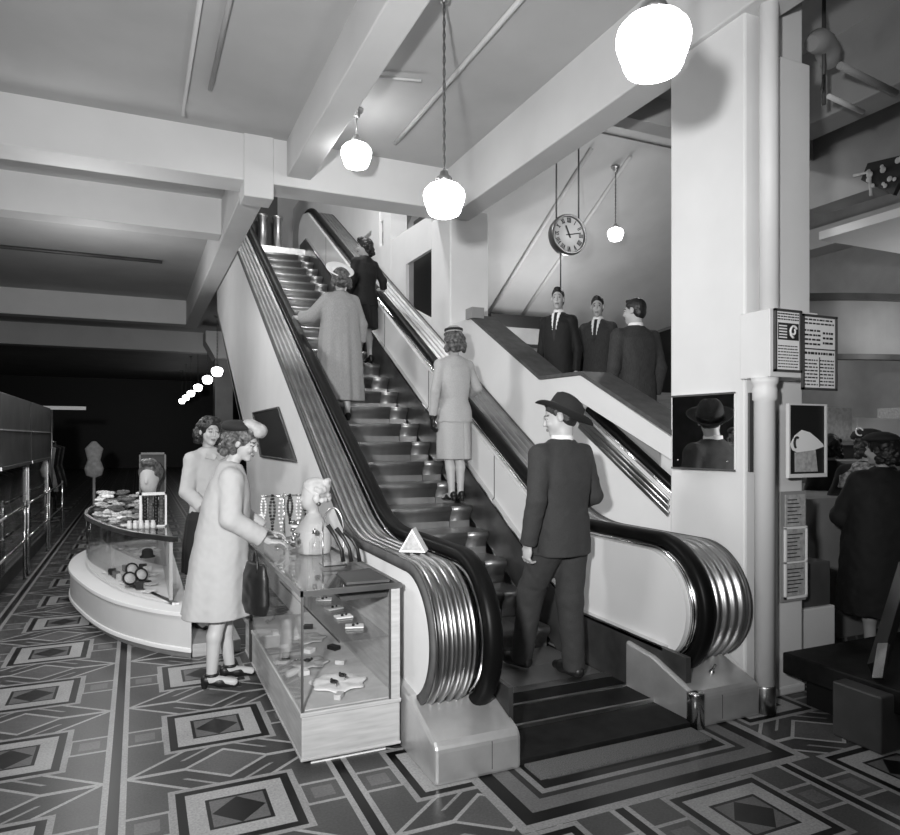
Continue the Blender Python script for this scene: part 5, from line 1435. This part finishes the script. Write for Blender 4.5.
m = MB(); m.lathe([(.062, 0), (.064, .008), (.048, .018), (.044, .06), (.025, .075), (.001, .077)], n=22); ob('hat_body', m, 'felt', t, world=False)
for i, (x, y) in enumerate(SS[1:6]):
    doily(x, y, .600, .060, 'pale scarf folded on the upper shelf of the island case, ' + order[i] + ' beyond the black hat', 'scarves on the island shelf', ('satin', 'paper_grey')[i % 2])
# on the island top: artificial flowers, head form, mirror, ribbon rolls, jars
IZ = .8695
placed = []
for i in range(900):
    if len(placed) >= 70: break
    r_ = rg.uniform(.045, .072); y = rg.uniform(6.35, 7.9); ex = edge_x(e2, y) + r_ + .035
    x = ex + rg.uniform(0, max(0, min(.40, .235 - r_ - ex)))
    if x > .24 - r_ or (6.85 < y < 7.5 and x > -.10 - r_) or (y < 6.72 and x > -.03 - r_): continue
    lev = 0
    while any(abs(q[3] - lev) < 1 and math.hypot(q[0] - x, q[1] - y) < q[2] + r_ + .004 for q in placed): lev += 1
    if lev > 4 or (lev > 0 and not any(q[3] == lev - 1 and math.hypot(q[0] - x, q[1] - y) < q[2] for q in placed)): continue
    placed.append((x, y, r_, lev)); z = IZ + .016 + .052 * lev
    m = MB()
    for p_ in range(6):
        q = 2 * PI * p_ / 6 + i; m.ball((x + r_ * .55 * math.cos(q), y + r_ * .55 * math.sin(q), z), r_ * .45, 8, 5, (1, 1, .55))
    m.ball((x, y, z + r_ * .1), r_ * .32, 8, 6, (1, 1, .7))
    tag(ob('cloth_flower', m, ('satin', 'paper_grey', 'garment_grey', 'paper')[i % 4]), 'cloth flower in the heap on the island counter', 'flower', 'cloth flowers heaped on the island counter')
t = thing('head_form', 'pale display head with swept hair on the island counter', 'mannequin', (.10, 7.0, IZ), R(165)); t.scale = (1.3, 1.3, 1.3)
v = Vol((-.14, -.14, -.02), (.14, .16, .5), .0075)
v.loft([(0, 0, 0, .075, .06), (.05, 0, 0, .07, .055), (.12, 0, 0, .045, .042)], .02); v.rc((0, 0, .1), (0, .0, .24), .042, .04, .03)
v.ell((0, -.01, .33), (.07, .09, .085)); v.ell((0, .03, .27), (.055, .06, .075)); v.rc((0, .08, .31), (0, .098, .28), .007, .01, .01)
v.clip((0, 0, 0), (0, 0, -1)); link_mesh('head', v.mesh('head'), 'plaster_flesh', t)
v = Vol((-.14, -.16, .2), (.14, .14, .5), .0075); v.ell((0, -.025, .345), (.08, .098, .09)); v.ell((0, .03, .42), (.06, .06, .03)); v.cut_ell((0, .11, .27), (.075, .085, .1), .008); v.noise(.004, 60, 2); link_mesh('hair', v.mesh('hair'), 'hair_brown', t)
t = thing('counter_mirror', 'upright framed mirror behind the display head', 'mirror', (.16, 7.35, IZ))
m = MB(); m.box(.02, .24, 7.34, 7.36, IZ + .02, IZ + .62); ob('mirror_glass', m, 'dim_mirror', t)
m = MB()
for a, b, c, d in ((.01, .25, IZ, IZ + .025), (.01, .25, IZ + .61, IZ + .63), (.01, .025, IZ, IZ + .63), (.235, .25, IZ, IZ + .63)): m.box(a, b, 7.33, 7.37, c, d)
ob('mirror_frame', m, 'dark_paint', t)
RX, RY = .125, 6.62
t = thing('ribbon_rack', 'upright white rack of dark ribbon rolls on the island counter', 'rack', (RX, RY, IZ))
m = MB(); m.box(RX - .115, RX - .095, RY - .07, RY + .07, IZ, IZ + .29); m.box(RX + .09, RX + .105, RY - .07, RY + .07, IZ, IZ + .29); m.box(RX - .115, RX + .105, RY - .07, RY + .07, IZ + .275, IZ + .29); m.box(RX - .115, RX + .105, RY - .07, RY + .07, IZ, IZ + .012); ob('rack_frame', m, 'paper', t)
for i in range(4):
    m = MB(); x = RX - .070 + .044 * i
    for k in range(9): m.lathe([(.016, 0), (.019, .004), (.019, .022), (.016, .026)], (x, RY - .04, IZ + .014 + .028 * k), 12)
    tag(ob('ribbon_column', m, 'garment_grey' if i % 2 else 'leather'), ('black', 'grey')[i % 2] + ' column of ribbon rolls in the white rack, ' + ('first', 'second', 'third', 'fourth')[i], 'ribbon', 'ribbon columns in the rack')
for i in range(5):
    m = MB(); y = 6.50 - .010 * i; x = edge_x(e2, 6.46) + .055 + .046 * i; m.lathe([(.017, 0), (.021, .01), (.021, .045), (.015, .053), (.017, .057), (.017, .067), (.001, .069)], (x, y, IZ), 14)
    tag(ob('cream_jar', m, 'ceramic'), 'small white jar in the row on the island counter edge', 'jar', 'jars along the island counter')

# ------------------------------------------------------------------ left aisle: cabinets, rails and garments
def garment_mesh(seed, l=.95):
    g = random.Random(seed); m = MB(); w = g.uniform(.17, .22)
    secs = [(0, .02, .02), (-.02, w * .55, .035), (-.06, w, .05), (-.25, w * .85, .06), (-.45, w * .72, .06), (-l * .75, w * 1.0, .075), (-l, w * 1.15, .085)]
    vs = []; n = 22
    for z, a, b in secs:
        for k in range(n):
            q = 2 * PI * k / n; f = 1 + .12 * min(1, -z) * math.sin(5 * q + seed)
            vs.append((a * math.cos(q) * f, b * math.sin(q) * f, z))
    fs = [(i * n + k, i * n + (k + 1) % n, (i + 1) * n + (k + 1) % n, (i + 1) * n + k) for i in range(len(secs) - 1) for k in range(n)]
    m.add(vs, fs, True); m.f += [tuple(range(n))[::-1], tuple((len(secs) - 1) * n + k for k in range(n))]; m.sm += [False, False]
    return m.mesh('dress')
GMS = []
for i in range(4):
    me = garment_mesh(i); me.materials.append(MATS[('garment_grey', 'garment_pale', 'suit_black', 'satin')[i]]); GMS.append(me)
hook = MB(); hook.tube([(0, 0, -.01), (0, 0, .02)] + [(.028 * math.cos(q), 0, .05 + .028 * math.sin(q)) for q in [R(-80 + 20 * i) for i in range(14)]], .003, 6); HM = hook.mesh('hook'); HM.materials.append(MATS['chrome'])
def garment(x, y, z, rz, i, label, grp):
    t = thing('dress', label, 'dress', (x, y, z - .053), rz, grp)
    for n_, me in (('cloth', GMS[i % 4]), ('hook', HM)):
        o = bpy.data.objects.new(n_, me); COL.objects.link(o); o.parent = t
    return t
tones = ('grey', 'pale', 'black', 'satin')
def cabinet(y0, y1, label, where):
    x0, x1 = -2.35, -1.32
    t = thing('display_cabinet', label, 'cabinet', (-1.8, (y0 + y1) / 2, 0))
    m = MB(); m.box(x0, x1, y0, y1, 0, .16); ob('base', m, 'dark_paint', t)
    m = MB(); m.box(x0, x1 + .03, y0, y1, 1.32, 2.12); ob('fascia', m, 'dark_paint', t, .01)
    m = MB(); m.box(x1 + .03, x1 + .045, y0, y1, 1.30, 1.335); ob('fascia_strip', m, 'steel', t)
    m = MB(); m.box(x1 + .03, x1 + .045, y0, y1, 1.72, 1.735); ob('fascia_joint', m, 'grey_paint_and_shade', t)
    m = MB(); m.box(x0, x0 + .03, y0, y1, .16, 1.32); ob('back_panel', m, 'black_paint_and_shade', t)
    for y in (y0, y1 - .05):
        for x in (x0, x1 - .05):
            m = MB(); m.box(x, x + .05, y, y + .05, .16, 1.32); ob('post', m, 'steel', t)
    m = MB(); m.box(x1 - .012, x1 - .004, y0 + .05, y1 - .05, .16, 1.32); ob('front_glass', m, 'glass', t)
    m = MB(); m.tube([(-1.8, y0 + .03, 1.24), (-1.8, y1 - .03, 1.24)], .014, 8); ob('hanging_rail', m, 'chrome', t)
    n = 9
    for i in range(n):
        y = y0 + .2 + (y1 - y0 - .4) * i / (n - 1)
        garment(-1.8, y, 1.24, R(4 * math.sin(i * 2.2)), i + int(y0), tones[(i + int(y0)) % 4] + ' dress hanging in the ' + where + ' glass cabinet', 'dresses in the ' + where + ' cabinet')
cabinet(8.4, 10.6, 'nearest dark glass cabinet of dresses along the left aisle', 'nearest'); cabinet(10.7, 12.9, 'second dark glass cabinet of dresses along the left aisle', 'second')
for j, y0 in enumerate((13.4, 16.0)):
    t = thing('garment_rack', ('nearer', 'farther')[j] + ' chrome garment rack beyond the glass cabinets', 'rack', (-1.9, y0 + 1, 0))
    m = MB(); m.tube([(-1.7, y0, 0), (-1.7, y0, 1.55), (-1.7, y0 + 2.0, 1.55), (-1.7, y0 + 2.0, 0)], .02, 8); ob('rail_frame', m, 'chrome', t)
    for y in (y0, y0 + 2.0):
        m = MB(); m.tube([(-2.0, y, .03), (-1.4, y, .03)], .02, 8); ob('rack_foot', m, 'chrome', t)
    for i in range(8): garment(-1.7, y0 + .2 + .22 * i, 1.55, R(5 * math.sin(i)), i + j, tones[(i + j) % 4] + ' dress on the ' + ('nearer', 'farther')[j] + ' chrome rack', 'dresses on the ' + ('nearer', 'farther') [j] + ' rack')
# low chrome barrier rails in front of the cabinets
for j, y0 in enumerate((7.4, 9.6, 11.8)):
    t = thing('barrier_rail', ('nearest', 'middle', 'farthest')[j] + ' low chrome rail in front of the left cabinets', 'rail', (-1.2, y0 + 1, 0), 0, 'low rails along the aisle')
    for z in (.45, .85):
        m = MB(); m.tube([(-1.2, y0, z), (-1.2, y0 + 2.0, z)], .016, 8); ob('bar', m, 'chrome', t)
    for y in (y0 + .03, y0 + 1.97):
        m = MB(); m.tube([(-1.2, y, 0), (-1.2, y, .9)], .018, 8); ob('upright', m, 'chrome', t)
t = thing('shop_sign', 'pale shelf sign projecting at the end of the left cabinets', 'sign', (-1.2, 15.7, 1.9))
m = MB(); m.box(-1.7, -.95, 15.68, 15.72, 2.2, 2.27); ob('sign_board', m, 'paper', t)
m = MB(); m.tube([(-1.55, 15.7, 0), (-1.55, 15.7, 2.2)], .02, 8); ob('sign_post', m, 'steel', t)
t = thing('dress_form', 'dim display figure standing far down the aisle', 'mannequin', (-.9, 17.5, 0))
m = MB(); m.lathe([(.2, 0), (.2, .03), (.03, .05), (.03, .75), (.16, .8), (.2, .95), (.13, 1.15), (.19, 1.4), (.10, 1.5), (.05, 1.56), (.001, 1.57)], n=20, sy=.7); ob('form', m, 'garment_pale', t, world=False)
# ------------------------------------------------------------------ light and camera
def light(name, kind, loc, power, size=.2, target=None, spot=None, blend=.6):
    l = bpy.data.lights.new(name, kind); l.energy = power
    if kind == 'AREA': l.shape = 'DISK'; l.size = size
    else: l.shadow_soft_size = size
    if kind == 'SPOT': l.spot_size = R(spot); l.spot_blend = blend
    o = bpy.data.objects.new(name, l); COL.objects.link(o); o.location = loc
    if target is not None:
        o.rotation_euler = (Vector(target) - Vector(loc)).to_track_quat('-Z', 'Y').to_euler()
    return o
light('flash', 'SPOT', (-.6, 0, 2.07), 1480, .10, (2.2, 8.5, 3.0), 108, 1.0)
light('fill_shop_front', 'POINT', (1.95, -1.2, 3.3), 50, .25)  # unseen fill behind the camera, in line with the hanging globes
light('fill_left_bay', 'SPOT', (-2.6, 6.2, 4.0), 420, .6, (1.3, 6.2, 1.5), 95, .9)  # added fill that brightens the outer side of the left balustrade
light('fill_well', 'POINT', (2.2, 8.9, 6.6), 330, .25)  # added light above the well to brighten the upper step risers
light('fill_aisle', 'POINT', (-.5, 8.2, 3.3), 35, .25)  # fill added over the aisle for the cabinets, no globe hangs here
light('lamp_upper', 'POINT', (1.2, 13.0, 8.8), 130, .3)
light('fill_landing', 'POINT', (6.0, 7.0, 4.6), 60, .25)  # added fill in mid-air for the men and the soffit
light('fill_soffit', 'POINT', (6.4, 10.0, 3.4), 90, .25)  # fill put under the soffit to lighten it, no fixture
light('fill_right_bay', 'POINT', (7.4, 4.4, 2.7), 15, .25)  # low fill added to light the shelf behind the shoppers
light('fill_far_left', 'POINT', (-.6, 11.5, 3.6), 70, .25)  # fill added to brighten the farther left cabinets, without a fixture
w = bpy.data.worlds.new('world'); SC.world = w; w.use_nodes = True
bgn = w.node_tree.nodes['Background']; bgn.inputs[0].default_value = (1, 1, 1, 1); bgn.inputs[1].default_value = .018
cam = bpy.data.cameras.new('camera'); co = bpy.data.objects.new('camera', cam); COL.objects.link(co)
F = 695.0
cam.sensor_width = 36; cam.sensor_fit = 'HORIZONTAL'; cam.lens = F / 900 * 36
yaw = math.atan((450 - 138) / F)
co.location = (0, 0, 1.64); co.rotation_euler = (R(90), 0, -yaw)
cam.shift_y = (438 - 417.5) / 900
cam.clip_start = .05; cam.clip_end = 200
SC.camera = co
vs = SC.view_settings
vs.view_transform = 'Standard'; vs.look = 'None'; vs.gamma = 1.0; vs.exposure = 0.0
try: vs.use_curve_mapping = False
except Exception: pass
SC.cycles.max_bounces = 8; SC.cycles.transparent_max_bounces = 16
SC.cycles.use_denoising = True
